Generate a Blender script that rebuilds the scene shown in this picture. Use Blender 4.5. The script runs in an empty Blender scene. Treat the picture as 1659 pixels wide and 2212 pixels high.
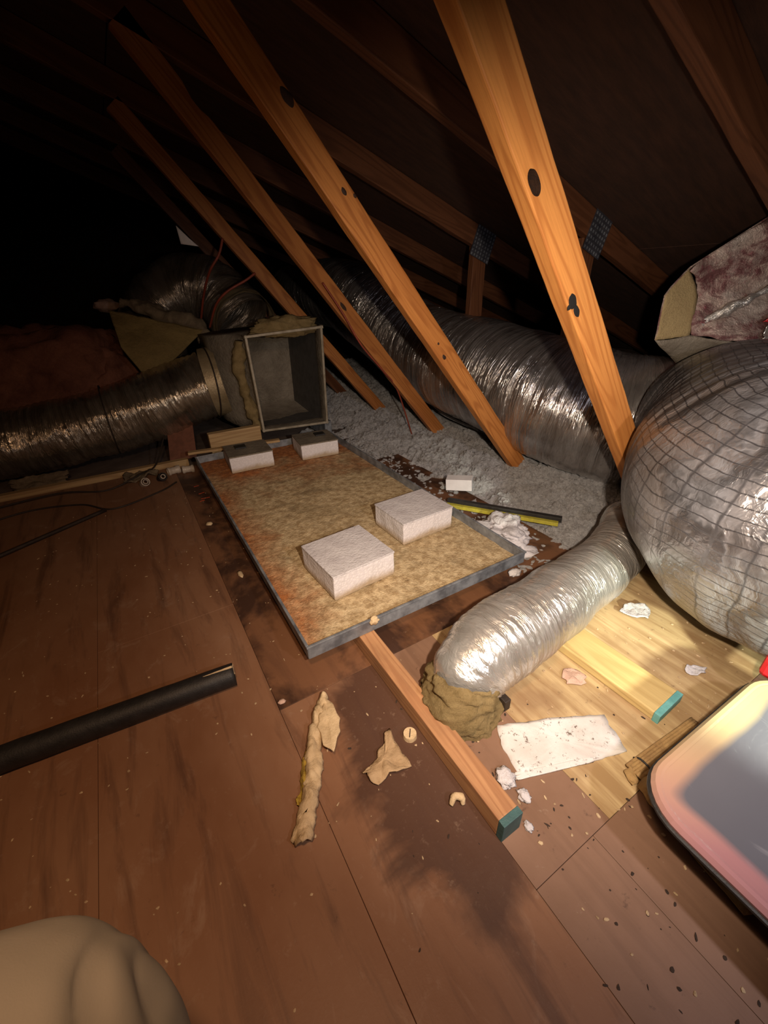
import bpy, bmesh, math, random
from mathutils import Vector, Matrix, noise as mn

SC = bpy.context.scene
COL = SC.collection
V = Vector
random.seed(7)

# ------------------------------------------------------------------ camera
cam_d = bpy.data.cameras.new('camera')
cam = bpy.data.objects.new('camera', cam_d)
COL.objects.link(cam)
Rm = Matrix(((0.854301229681337, 0.26741626710209915, -0.44571061133221196),
             (-0.5193150625505362, 0.40293843407535573, -0.7536262231060121),
             (-0.02193798, 0.8752880431229932, 0.4831040951936063)))
cam.matrix_world = Matrix.Translation((0, 0, 0.8)) @ Rm.to_4x4()
cam_d.sensor_fit = 'HORIZONTAL'
cam_d.sensor_width = 36
cam_d.lens = 36 * 903.37 / 1659
cam_d.clip_start = 0.02
SC.camera = cam

# ------------------------------------------------------------------ world, lamps, exposure
w = bpy.data.worlds.new('world')
SC.world = w
w.use_nodes = True
w.node_tree.nodes['Background'].inputs[0].default_value = (0.9, 0.62, 0.42, 1)
w.node_tree.nodes['Background'].inputs[1].default_value = 0.0

def lamp(name, kind, loc, power, color, size=0.02, target=None, angle=60, blend=.5):
    d = bpy.data.lights.new(name, kind)
    d.energy = power
    d.color = color
    d.shadow_soft_size = size
    o = bpy.data.objects.new(name, d)
    o.location = loc
    if target is not None:
        o.rotation_euler = (V(target) - V(loc)).to_track_quat('-Z', 'Y').to_euler()
    if kind == 'SPOT':
        d.spot_size = math.radians(angle)
        d.spot_blend = blend
    COL.objects.link(o)
    return o

lamp('phone_torch', 'SPOT', (0.15, -0.03, 0.80), 64, (1, .82, .64), .014, (1.12, .98, .05), 110, 1.0)
lamp('warm_fill_lamp', 'SPOT', (-0.02, 0.10, 1.12), 24, (1, .60, .33), .05, (.05, .9, .0), 125, 1.0)
lamp('flashlight', 'SPOT', (0.60, -0.34, 0.44), 62, (.95, 1.0, .80), .02, (1.03, 0.42, 0.0), 44, .9)
lamp('cool_fill_lamp', 'SPOT', (0.50, -0.45, 0.95), 22, (.90, .86, .95), .03, (.9, .5, .1), 110, 1.0)

SC.view_settings.view_transform = 'Standard'
SC.view_settings.look = 'None'
SC.view_settings.exposure = 0.0
SC.view_settings.gamma = 1.0
SC.view_settings.use_curve_mapping = False

# ------------------------------------------------------------------ material helpers
class NT:
    def __init__(s, name):
        s.m = bpy.data.materials.new(name)
        s.m.use_nodes = True
        s.t = s.m.node_tree
        s.b = s.t.nodes['Principled BSDF']
        s._tc = None
    def n(s, typ, **kw):
        x = s.t.nodes.new(typ)
        for k, v in kw.items():
            setattr(x, k, v)
        return x
    def put(s, sock, val):
        if isinstance(val, bpy.types.NodeSocket):
            s.t.links.new(val, sock)
        else:
            if isinstance(val, (tuple, list)) and sock.type == 'RGBA' and len(val) == 3:
                val = (*val, 1)
            sock.default_value = val
    def tc(s, kind='Object', scale=(1, 1, 1), rot=(0, 0, 0), loc=(0, 0, 0)):
        if s._tc is None:
            s._tc = s.n('ShaderNodeTexCoord')
        mp = s.n('ShaderNodeMapping')
        s.put(mp.inputs[0], s._tc.outputs[kind])
        mp.inputs[1].default_value = loc
        mp.inputs[2].default_value = rot
        mp.inputs[3].default_value = scale
        return mp.outputs[0]
    def noise(s, co, scale=5, detail=4, rough=.55, dist=0):
        x = s.n('ShaderNodeTexNoise')
        s.put(x.inputs['Vector'], co)
        x.inputs['Scale'].default_value = scale
        x.inputs['Detail'].default_value = detail
        x.inputs['Roughness'].default_value = rough
        x.inputs['Distortion'].default_value = dist
        return x.outputs['Fac']
    def vor(s, co, scale=5, feature='F1', rnd=1.0):
        x = s.n('ShaderNodeTexVoronoi', feature=feature)
        s.put(x.inputs['Vector'], co)
        x.inputs['Scale'].default_value = scale
        x.inputs['Randomness'].default_value = rnd
        return x.outputs['Distance']
    def wave(s, co, scale=5, dist=3, detail=3, dscale=1, direction='X'):
        x = s.n('ShaderNodeTexWave', bands_direction=direction)
        s.put(x.inputs['Vector'], co)
        x.inputs['Scale'].default_value = scale
        x.inputs['Distortion'].default_value = dist
        x.inputs['Detail'].default_value = detail
        x.inputs['Detail Scale'].default_value = dscale
        return x.outputs['Fac']
    def ramp(s, fac, a, b, lo=0.0, hi=1.0):
        x = s.n('ShaderNodeMapRange')
        s.put(x.inputs[0], fac)
        x.inputs[1].default_value = a
        x.inputs[2].default_value = b
        x.inputs[3].default_value = lo
        x.inputs[4].default_value = hi
        return x.outputs[0]
    def mix(s, fac, a, b, mode='MIX'):
        x = s.n('ShaderNodeMix', data_type='RGBA', blend_type=mode)
        s.put(x.inputs[0], fac)
        s.put(x.inputs[6], a)
        s.put(x.inputs[7], b)
        return x.outputs[2]
    def math(s, op, a, b=0.0, c=0.0):
        x = s.n('ShaderNodeMath', operation=op)
        s.put(x.inputs[0], a)
        s.put(x.inputs[1], b)
        s.put(x.inputs[2], c)
        return x.outputs[0]
    def sep(s, co):
        x = s.n('ShaderNodeSeparateXYZ')
        s.put(x.inputs[0], co)
        return x.outputs
    def bump(s, h, strength=.3, dist=.01, prev=None):
        x = s.n('ShaderNodeBump')
        x.inputs['Strength'].default_value = strength
        x.inputs['Distance'].default_value = dist
        s.put(x.inputs['Height'], h)
        if prev is not None:
            s.put(x.inputs['Normal'], prev)
        return x.outputs[0]
    def fin(s, color, rough=.6, metal=0.0, normal=None, spec=None, **kw):
        s.put(s.b.inputs['Base Color'], color)
        s.put(s.b.inputs['Roughness'], rough)
        s.put(s.b.inputs['Metallic'], metal)
        if normal is not None:
            s.put(s.b.inputs['Normal'], normal)
        if spec is not None:
            s.b.inputs['Specular IOR Level'].default_value = spec
        for k, v in kw.items():
            s.put(s.b.inputs[k.replace('_', ' ')], v)
        return s.m

def simple(name, c1, c2, scale=20, rough=.7, metal=0.0, bump=.3, bd=.004, detail=5, stretch=(1, 1, 1), spec=None):
    t = NT(name)
    co = t.tc(scale=stretch)
    f = t.noise(co, scale, detail, .65)
    f2 = t.noise(co, scale * 6, 3, .7)
    c = t.mix(t.ramp(f, .35, .65), c1, c2)
    return t.fin(c, rough, metal, t.bump(t.math('ADD', f, f2), bump, bd), spec)

def wood(name, light, dark, seed=0.0, gs=1.0, rough=.55, grime=None, axis=0):
    t = NT(name)
    perm = lambda a, b: (a, b, b) if axis == 0 else (b, a, b)
    co = t.tc(scale=perm(1.0, 11), loc=(seed, seed * 2.3, seed))
    n1 = t.noise(co, 1.6 * gs, 3, .5, .4)
    cont = t.noise(t.tc(scale=perm(.55, 6.5), loc=(seed, seed, seed)), 1.7 * gs, 1.5, .45, .25)
    rings = t.math('POWER', t.math('ABSOLUTE', t.math('SINE', t.math('MULTIPLY', cont, 42.0))), 2.2)
    fine = t.noise(t.tc(scale=perm(3, 90)), 3, 4, .7)
    c = t.mix(t.ramp(rings, .45, 1.0, 0, .8), light, dark)
    c = t.mix(t.ramp(n1, .4, .75, 0, .6), c, dark)
    c = t.mix(t.ramp(fine, .45, .75, 0, .35), c, tuple(x * .55 for x in dark))
    if grime:
        g = t.noise(t.tc(), 4, 5, .6)
        c = t.mix(t.ramp(g, .5, .7, 0, .7), c, grime)
    return t.fin(c, rough, 0, t.bump(t.math('ADD', fine, t.math('MULTIPLY', rings, .3)), .2, .001), .35)

def foil(name, c_hi, c_lo, dirt=(.16, .10, .07), ring=110.0, strength=.9, rough=.24, dirt_amt=.35, diffuse=.82, wr=1.0):
    """crumpled metallised film; UV u runs along the duct in metres, v around it"""
    t = NT(name)
    uv = t.tc('UV', scale=(1, 1, 1))
    wob = t.noise(t.tc('UV', scale=(6, 2, 1)), 2.0, 3, .5)
    s = t.sep(uv)
    uu = t.math('ADD', s[0], t.math('MULTIPLY', wob, .05))
    comb = t.n('ShaderNodeCombineXYZ')
    t.put(comb.inputs[0], uu)
    t.put(comb.inputs[1], t.math('MULTIPLY', s[1], .05))
    fine = t.noise(comb.outputs[0], ring, 4, .6, .3)
    comb2 = t.n('ShaderNodeCombineXYZ')
    t.put(comb2.inputs[0], uu)
    t.put(comb2.inputs[1], t.math('MULTIPLY', s[1], .16))
    mid = t.noise(comb2.outputs[0], 26, 4, .55, .6)
    crum = t.vor(t.tc(), 24, 'DISTANCE_TO_EDGE')
    sharp = t.math('ABSOLUTE', t.math('SUBTRACT', fine, .5))
    b = t.bump(t.math('ADD', mid, t.math('MULTIPLY', crum, .10)), strength * .8, .02 * wr)
    b = t.bump(sharp, strength, .010 * wr, b)
    d = t.noise(t.tc(), 5, 6, .65)
    dm = t.ramp(d, .42, .72, 0, dirt_amt)
    c = t.mix(t.ramp(mid, .3, .7), c_lo, c_hi)
    c = t.mix(dm, c, dirt)
    return t.fin(c, t.ramp(d, .3, .8, rough, rough + .22), t.ramp(d, .35, .8, diffuse, diffuse * .72), b)

# ------------------------------------------------------------------ materials
def m_floor_brown():
    t = NT('brown_painted_plywood')
    co = t.tc('Object')
    big = t.noise(t.tc(scale=(1.6, .7, 1)), 2.3, 5, .6)
    streak = t.noise(t.tc(scale=(9, 1.1, 1)), 2.5, 5, .62, .5)
    spots = t.noise(co, 26, 5, .75)
    fine = t.noise(co, 120, 3, .7)
    c = t.mix(t.ramp(big, .32, .68), (.20, .088, .043), (.29, .155, .088))
    scf = t.noise(t.tc(scale=(1.5, 1, 1), loc=(4, 1, 0)), 9, 6, .72, .8)
    c = t.mix(t.ramp(scf, .56, .70, 0, .5), c, (.34, .22, .15))
    sx = t.sep(co)
    dx = t.math('MULTIPLY', t.math('SUBTRACT', sx[0], .30), 5.6)
    dy = t.math('MULTIPLY', t.math('SUBTRACT', sx[1], .40), 2.9)
    dd = t.math('SQRT', t.math('ADD', t.math('MULTIPLY', dx, dx), t.math('MULTIPLY', dy, dy)))
    wn = t.noise(t.tc(loc=(1, 2, 0)), 6.5, 5, .6, .4)
    wet = t.ramp(t.math('ADD', dd, t.math('MULTIPLY', t.math('SUBTRACT', wn, .5), 2.2)), .95, .62, 0, .85)
    c = t.mix(wet, c, (.062, .028, .018))
    c = t.mix(t.ramp(streak, .52, .68, 0, .6), c, (.075, .034, .022))
    c = t.mix(t.ramp(spots, .62, .74, 0, .45), c, (.34, .23, .16))
    c = t.mix(t.ramp(spots, .36, .27, 0, .55), c, (.06, .03, .02))
    c = t.mix(t.ramp(fine, .6, .8, 0, .25), c, (.3, .2, .14))
    return t.fin(c, t.ramp(big, .3, .7, .42, .62), 0, t.bump(t.math('ADD', t.math('MULTIPLY', fine, .4), streak), .18, .002), .4)
def m_floor_stained():
    t = NT('water_stained_plywood')
    co = t.tc('Object')
    big = t.noise(t.tc(scale=(1.4, 1, 1), loc=(.3, .1, 0)), 4.2, 5, .6, .3)
    streak = t.noise(t.tc(scale=(10, 1.2, 1)), 2.5, 5, .62, .5)
    spots = t.noise(co, 34, 5, .75)
    c = t.mix(t.ramp(big, .44, .56), (.185, .085, .042), (.055, .026, .016))
    c = t.mix(t.ramp(streak, .5, .7, 0, .45), c, (.085, .04, .025))
    c = t.mix(t.ramp(spots, .63, .72, 0, .5), c, (.30, .20, .13))
    return t.fin(c, .5, 0, t.bump(t.math('ADD', spots, streak), .2, .002), .4)
def m_floor_flashlit():  # tan plywood; some of the flashlight's hot spot is put into its colour
    t = NT('flashlit_tan_plywood')
    co = t.tc('Object')
    g = t.noise(t.tc(scale=(14, 1.0, 1)), 2.4, 5, .65, .8)
    big = t.noise(co, 4, 4, .6)
    spots = t.noise(co, 40, 5, .7)
    c = t.mix(t.ramp(g, .38, .62), (.56, .42, .23), (.36, .235, .115))
    c = t.mix(t.ramp(big, .48, .66, 0, .65), c, (.21, .115, .06))
    c = t.mix(t.ramp(spots, .62, .72, 0, .6), c, (.12, .07, .045))
    return t.fin(c, .6, 0, t.bump(t.math('ADD', g, spots), .25, .002), .3)
def m_floor_white_lit():  # same brown paint, with the right side's whiter light put into its colour
    t = NT('white_lit_brown_plywood')
    co = t.tc('Object')
    big = t.noise(co, 3.5, 5, .6)
    g = t.noise(t.tc(scale=(12, 1.0, 1)), 2.5, 5, .6, .5)
    spots = t.noise(co, 30, 6, .75)
    c = t.mix(t.ramp(big, .35, .65), (.20, .112, .070), (.265, .155, .105))
    c = t.mix(t.ramp(g, .5, .72, 0, .4), c, (.12, .065, .042))
    c = t.mix(t.ramp(spots, .62, .72, 0, .75), c, (.06, .035, .028))
    c = t.mix(t.ramp(spots, .36, .28, 0, .5), c, (.42, .33, .25))
    return t.fin(c, .55, 0, t.bump(t.math('ADD', spots, g), .22, .002), .35)
def m_pan_bed():
    t = NT('rusty_grit')
    co = t.tc('Object')
    s = t.sep(co)
    a = t.noise(co, 5, 6, .65, .4)
    b = t.noise(co, 42, 6, .75)
    c3 = t.noise(co, 150, 3, .7)
    c = t.mix(t.ramp(b, .40, .60), (.64, .50, .30), (.36, .25, .13))
    c = t.mix(t.ramp(a, .50, .64, 0, .55), c, (.30, .22, .12))
    c = t.mix(t.ramp(t.noise(t.tc(loc=(3, 1, 0)), 7, 5, .6), .55, .7, 0, .75), c, (.20, .14, .075))
    ff = t.math('MAXIMUM', t.math('SUBTRACT', 1.0, t.math('MULTIPLY', s[0], 4.6)), t.math('MULTIPLY', t.math('SUBTRACT', s[1], .72), 2.2))
    rustm = t.ramp(t.math('ADD', ff, t.math('MULTIPLY', t.math('SUBTRACT', a, .5), 2.4)), .35, 1.15, 0, .9)
    c = t.mix(rustm, c, t.mix(t.ramp(b, .4, .6), (.50, .17, .045), (.26, .085, .03)))
    c = t.mix(t.ramp(c3, .62, .75, 0, .5), c, (.70, .58, .38))
    c = t.mix(t.ramp(b, .64, .72, 0, .8), c, (.10, .055, .025))
    return t.fin(c, .8, 0, t.bump(t.math('ADD', b, c3), .8, .005), .2)
def m_galv(name='galvanised_steel', base=(.30, .32, .35), dk=(.15, .16, .18), rough=.42, metal=.75):
    t = NT(name)
    co = t.tc('Object')
    v = t.noise(co, 22, 4, .6)
    d = t.noise(t.tc(scale=(1, 1, 1)), 90, 4, .7)
    c = t.mix(t.ramp(v, .35, .65), base, dk)
    c = t.mix(t.ramp(d, .62, .74, 0, .6), c, (.34, .26, .18))
    return t.fin(c, t.ramp(d, .3, .7, rough, rough + .2), metal, t.bump(v, .15, .002))
def m_foam():
    t = NT('dusty_foam_block')
    co = t.tc('Object')
    v = t.vor(co, 130)
    s = t.sep(co)
    big = t.noise(co, 14, 5, .65)
    c = t.mix(t.ramp(big, .4, .65), (.56, .53, .58), (.42, .40, .40))
    c = t.mix(t.ramp(v, .25, .6, 0, .3), (.74, .71, .73), c)
    dirt = t.ramp(t.math('ADD', s[2], t.math('MULTIPLY', big, -.03)), .012, -.008, 0, .85)
    c = t.mix(dirt, c, (.36, .26, .14))
    return t.fin(c, .85, 0, t.bump(v, .35, .003), .2)
def m_insul():
    t = NT('loose_fill_wool')
    co = t.tc('Object')
    n = t.noise(co, 60, 6, .8)
    n2 = t.noise(co, 7, 4, .6)
    c = t.mix(t.ramp(n, .35, .6), (.55, .53, .54), (.94, .93, .94))
    c = t.mix(t.ramp(n2, .52, .7, 0, .45), c, (.42, .36, .31))
    return t.fin(c, .95, 0, t.bump(t.math('ADD', n, t.noise(co, 230, 4, .8)), 1.0, .016), .1)
def m_fiberglass(name, c1, c2, scale=9):
    t = NT(name)
    co = t.tc('Object')
    n = t.noise(co, scale, 7, .7, .8)
    f = t.noise(co, scale * 12, 5, .8)
    c = t.mix(t.ramp(n, .35, .65), c1, c2)
    c = t.mix(t.ramp(f, .5, .8, 0, .5), c, tuple(x * .45 for x in c2))
    return t.fin(c, .95, 0, t.bump(t.math('ADD', n, f), .8, .01), .1)
def m_scrim():
    t = NT('scrim_backed_foil')
    uv = t.tc('UV')
    s = t.sep(uv)
    nw = t.noise(t.tc(), 7, 4, .6)
    uu = t.math('ADD', t.math('MULTIPLY', s[0], 44.0), t.math('MULTIPLY', nw, .55))
    vv = t.math('ADD', t.math('MULTIPLY', s[1], 78.0), t.math('MULTIPLY', nw, 1.3))
    fu = t.math('ABSOLUTE', t.math('SUBTRACT', t.math('FRACT', uu), .5))
    fv = t.math('ABSOLUTE', t.math('SUBTRACT', t.math('FRACT', vv), .5))
    lu = t.ramp(fu, .44, .485, 0, .75)
    lv = t.ramp(fv, .41, .47, 0, .85)
    ln = t.math('MAXIMUM', lu, lv)
    fade = t.ramp(t.noise(t.tc(loc=(2, 0, 0)), 2.4, 3, .5), .34, .46)
    ln = t.math('MULTIPLY', ln, fade)
    comb = t.n('ShaderNodeCombineXYZ')
    t.put(comb.inputs[0], t.math('ADD', s[0], t.math('MULTIPLY', nw, .08)))
    t.put(comb.inputs[1], t.math('MULTIPLY', s[1], .2))
    mid = t.noise(comb.outputs[0], 42, 4, .6, .5)
    crum = t.noise(t.tc(), 16, 4, .55, 1.2)
    d = t.noise(t.tc(), 4, 6, .65)
    c = t.mix(t.ramp(d, .4, .65), (.27, .265, .28), (.17, .14, .125))
    c = t.mix(ln, c, (.02, .018, .02))
    b = t.bump(t.math('ADD', t.math('MULTIPLY', crum, .6), mid), .55, .014)
    b = t.bump(ln, .2, .001, b)
    return t.fin(c, t.ramp(d, .3, .7, .20, .42), t.math('MULTIPLY', t.ramp(mid, .42, .6, .25, .8), t.math('SUBTRACT', 1.0, ln)), b)
def m_maroon_foil():
    t = NT('printed_duct_board_facing')
    co = t.tc('Object')
    a = t.noise(t.tc(scale=(1, 1, 2.2)), 9, 6, .7, 1.0)
    b = t.noise(co, 45, 5, .7)
    c = t.mix(t.ramp(a, .40, .56), (.50, .38, .33), (.20, .085, .085))
    c = t.mix(t.ramp(b, .58, .68, 0, .55), c, (.32, .05, .09))
    c = t.mix(t.ramp(t.noise(t.tc(loc=(5, 2, 1)), 6, 5, .6), .56, .66, 0, .8), c, (.62, .54, .48))
    return t.fin(c, .38, .35, t.bump(t.math('ADD', a, b), .7, .012))
def m_cloth():
    t = NT('khaki_trouser_cloth')
    co = t.tc('Object')
    wv = t.noise(co, 500, 2, .6)
    big = t.noise(co, 6, 3, .5)
    c = t.mix(t.ramp(big, .35, .65), (.29, .26, .22), (.235, .21, .175))
    return t.fin(c, .9, 0, t.bump(wv, .15, .001), .15)
def m_lid():
    t = NT('frosted_plastic_lid_panel')
    co = t.tc('Object')
    a = t.noise(t.tc(scale=(2.2, 1, 1), rot=(0, 0, .9)), 7, 4, .6, .8)
    b = t.noise(co, 3, 3, .5)
    c = t.mix(t.ramp(b, .3, .7), (.085, .085, .105), (.14, .14, .165))
    c = t.mix(t.ramp(a, .58, .74, 0, .6), c, (.34, .34, .37))  # pale streaks: blurry reflections painted into the panel colour
    sx = t.sep(co)
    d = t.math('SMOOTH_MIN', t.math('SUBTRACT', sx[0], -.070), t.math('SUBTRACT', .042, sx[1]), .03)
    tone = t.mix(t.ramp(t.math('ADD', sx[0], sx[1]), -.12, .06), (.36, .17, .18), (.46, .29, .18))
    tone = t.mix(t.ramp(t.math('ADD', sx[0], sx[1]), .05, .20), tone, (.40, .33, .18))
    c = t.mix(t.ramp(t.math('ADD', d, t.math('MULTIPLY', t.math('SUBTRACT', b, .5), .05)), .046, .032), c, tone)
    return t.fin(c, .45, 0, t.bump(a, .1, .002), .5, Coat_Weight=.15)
def m_lid_rim():
    t = NT('tinted_clear_plastic_rim')
    co = t.tc('Object')
    s = t.sep(co)
    a = t.noise(co, 6, 3, .5)
    c = t.mix(t.ramp(a, .35, .6), (.62, .30, .29), (.56, .36, .24))
    c = t.mix(t.ramp(t.math('ADD', s[0], t.math('MULTIPLY', a, .25)), .12, .34), c, (.62, .47, .24))
    return t.fin(c, .3, 0, None, .5, Transmission_Weight=.12, Coat_Weight=.3)

MT = dict(
    brown=m_floor_brown(), stained=m_floor_stained(), raw=m_floor_flashlit(), pink=m_floor_white_lit(),
    pine1=wood('orange_pine', (.66, .28, .075), (.46, .165, .04), 1.7),
    pine2=wood('orange_pine_close_grain', (.58, .235, .06), (.38, .13, .03), 4.1, 1.5),
    pine3=wood('brown_pine', (.46, .185, .052), (.30, .10, .026), 6.3, 1.2),
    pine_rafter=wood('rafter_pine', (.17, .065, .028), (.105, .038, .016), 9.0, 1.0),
    lumber=wood('floor_lumber', (.50, .27, .13), (.34, .16, .075), 3.0, 1.3, grime=(.24, .13, .07), axis=1),
    yellow=wood('flashlit_lumber', (.58, .43, .19), (.46, .32, .13), 2.0, .8, axis=1),  # floor lumber with the flashlight's yellowish light put into the colour
    plank=wood('pale_plank', (.52, .36, .18), (.36, .22, .10), 5.0),
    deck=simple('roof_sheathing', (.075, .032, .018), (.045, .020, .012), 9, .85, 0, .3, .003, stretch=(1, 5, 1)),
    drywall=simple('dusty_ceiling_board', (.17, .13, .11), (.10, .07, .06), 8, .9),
    dark=simple('dark_wall_wood', (.05, .03, .022), (.03, .018, .014), 10, .9),  # very dark brown, used for the attic walls
    teal=simple('teal_end_paint', (.16, .42, .40), (.10, .30, .30), 30, .6),
    teal_shaded=simple('shaded_teal_end_paint', (.055, .13, .13), (.04, .09, .095), 30, .6),  # same teal end paint, darkened to carry the shade on the stud end
    knot=simple('dark_knot', (.055, .022, .010), (.02, .010, .007), 60, .7),
    black=simple('black_void', (.008, .007, .007), (.004, .004, .004), 40, .9),
    galv=m_galv(base=(.36, .39, .43), metal=.5), galv_dark=m_galv('dull_plate_steel', (.10, .10, .12), (.05, .05, .065), .5, .5),
    galv_in=m_galv('duct_inner_steel', (.11, .105, .10), (.08, .075, .07), .55, .35),
    flange=m_galv('flange_steel', (.48, .43, .34), (.30, .25, .18), .45, .4),
    mastic=simple('grey_mastic', (.25, .215, .165), (.17, .14, .105), 12, .65, .15, .5, .01),
    tape=simple('tan_foil_tape', (.38, .30, .18), (.27, .20, .11), 12, .45, .35, .4, .005),
    bed=m_pan_bed(), foam=m_foam(), insul=m_insul(),
    rubber=simple('black_rubber', (.022, .020, .02), (.012, .011, .011), 50, .55, 0, .3, .002),
    foilA=foil('silver_duct_film', (.72, .70, .70), (.40, .36, .34), (.13, .085, .06), 95, 1.0, .14, .5, .95),
    foilB=foil('silver_duct_film_left', (.78, .70, .58), (.45, .36, .26), (.15, .10, .055), 110, 1.0, .11, .5, .95),
    foilC=foil('silver_boot_film', (.84, .83, .80), (.60, .57, .53), (.17, .12, .09), 120, .8, .20, .6, .80, .7),
    foilD=foil('dim_duct_film', (.42, .36, .30), (.22, .17, .12), (.09, .06, .04), 90, .9, .2, .5, .8),
    scrim=m_scrim(), maroon=m_maroon_foil(),
    cream=m_fiberglass('cut_duct_board', (.62, .47, .24), (.50, .36, .18), 12),
    fiber_y=m_fiberglass('amber_fibreglass', (.42, .31, .15), (.28, .20, .09), 22),
    fiber_p=m_fiberglass('pink_fibreglass', (.36, .155, .10), (.20, .08, .055), 7),
    fiber_o=m_fiberglass('olive_backed_batt', (.32, .235, .095), (.23, .165, .07), 5),
    fiber_w=m_fiberglass('pale_fibreglass_edge', (.33, .26, .17), (.20, .15, .10), 18),
    paper=simple('torn_cream_paper', (.66, .50, .30), (.50, .36, .20), 30, .8, 0, .5, .004),
    paper_tan=simple('tan_kraft_scrap', (.46, .32, .18), (.34, .225, .12), 24, .8, 0, .5, .004),
    white=simple('white_card', (.80, .78, .80), (.70, .68, .70), 20, .6, 0, .1),
    dirty_white=None, tissue=simple('crumpled_white_paper', (.62, .60, .62), (.50, .47, .49), 20, .8, 0, .6, .006),
    pinkpaper=simple('pink_scrap', (.62, .42, .33), (.50, .32, .25), 40, .85, 0, .5),
    cardboard=simple('corrugated_cardboard', (.42, .27, .11), (.27, .16, .065), 40, .8, 0, .5, .004, stretch=(1, 1, 1)),
    yellowp=simple('yellow_level_paint', (.55, .50, .05), (.36, .32, .05), 50, .5),
    amber=simple('amber_fibre', (.46, .31, .04), (.30, .19, .03), 50, .9, 0, .5),
    red=simple('red_plastic', (.62, .02, .03), (.5, .015, .02), 10, .35, 0, .0),
    wire_red=simple('red_cable', (.30, .055, .03), (.2, .04, .02), 40, .5),
    wire_dk=simple('dark_cable', (.035, .022, .016), (.02, .014, .01), 40, .6),
    pvc=simple('white_pvc', (.55, .48, .40), (.40, .33, .26), 40, .4, 0, .1),
    brick=simple('terracotta', (.22, .085, .05), (.15, .06, .035), 30, .8),
    spray=simple('orange_marking_paint', (.75, .10, .03), (.5, .07, .03), 60, .6),
    cloth=m_cloth(), lid=m_lid(), rim=m_lid_rim(),
    bin_body=simple('clear_grey_plastic', (.20, .19, .19), (.14, .13, .13), 6, .35, 0, .1),
    shoe=simple('brown_leather', (.08, .05, .03), (.05, .03, .02), 20, .5),
    chipm=simple('pale_wood_chips', (.60, .45, .27), (.35, .24, .14), 60, .8),
    dirtm=simple('dark_dirt_crumbs', (.05, .03, .02), (.03, .018, .012), 60, .9),
)
def m_dirty_white():
    t = NT('dirty_white_board')
    co = t.tc('Object')
    a = t.noise(co, 60, 6, .8)
    b = t.noise(co, 10, 5, .6)
    c = t.mix(t.ramp(b, .4, .7), (.70, .68, .67), (.56, .52, .49))
    c = t.mix(t.ramp(a, .57, .63, 0, .9), c, (.11, .07, .05))
    return t.fin(c, .8, 0, t.bump(a, .3, .003), .2)
MT['dirty_white'] = m_dirty_white()

# ------------------------------------------------------------------ object helpers
def obj(name, bm, m, parent=None, smooth=False, inv=None):
    me = bpy.data.meshes.new(name)
    bm.to_mesh(me)
    bm.free()
    me.materials.append(MT[m] if isinstance(m, str) else m)
    if smooth:
        for p in me.polygons:
            p.use_smooth = True
    o = bpy.data.objects.new(name, me)
    COL.objects.link(o)
    if parent is not None:
        o.parent = parent
    return o
def tag(o, label, cat, group=None, kind=None):
    o['label'] = label
    o['category'] = cat
    if group: o['group'] = group
    if kind: o['kind'] = kind
    return o
def thing(name, label, cat, loc=(0, 0, 0), rot=(0, 0, 0), group=None):
    o = bpy.data.objects.new(name, None)
    o.location = loc
    o.rotation_euler = rot
    o.empty_display_size = .1
    COL.objects.link(o)
    return tag(o, label, cat, group)
def struct(o):
    o['kind'] = 'structure'
    return o
def box(bm, x0, x1, y0, y1, z0, z1, bev=0.0, M=None):
    r = bmesh.ops.create_cube(bm, size=1)
    vs = r['verts']
    for v in vs:
        v.co = V(((x0 + x1) / 2 + v.co.x * (x1 - x0), (y0 + y1) / 2 + v.co.y * (y1 - y0), (z0 + z1) / 2 + v.co.z * (z1 - z0)))
        if M: v.co = M @ v.co
    if bev:
        es = list({e for v in vs for e in v.link_edges})
        bmesh.ops.bevel(bm, geom=es, offset=bev, segments=2, affect='EDGES', profile=.5)
def boxo(name, dims, m, parent=None, bev=.001, M=None):
    bm = bmesh.new()
    box(bm, *dims, bev=bev, M=M)
    return obj(name, bm, m, parent)
def fbm(p, o=4):
    return mn.fractal(V(p), 1.0, 2.0, o)

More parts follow.
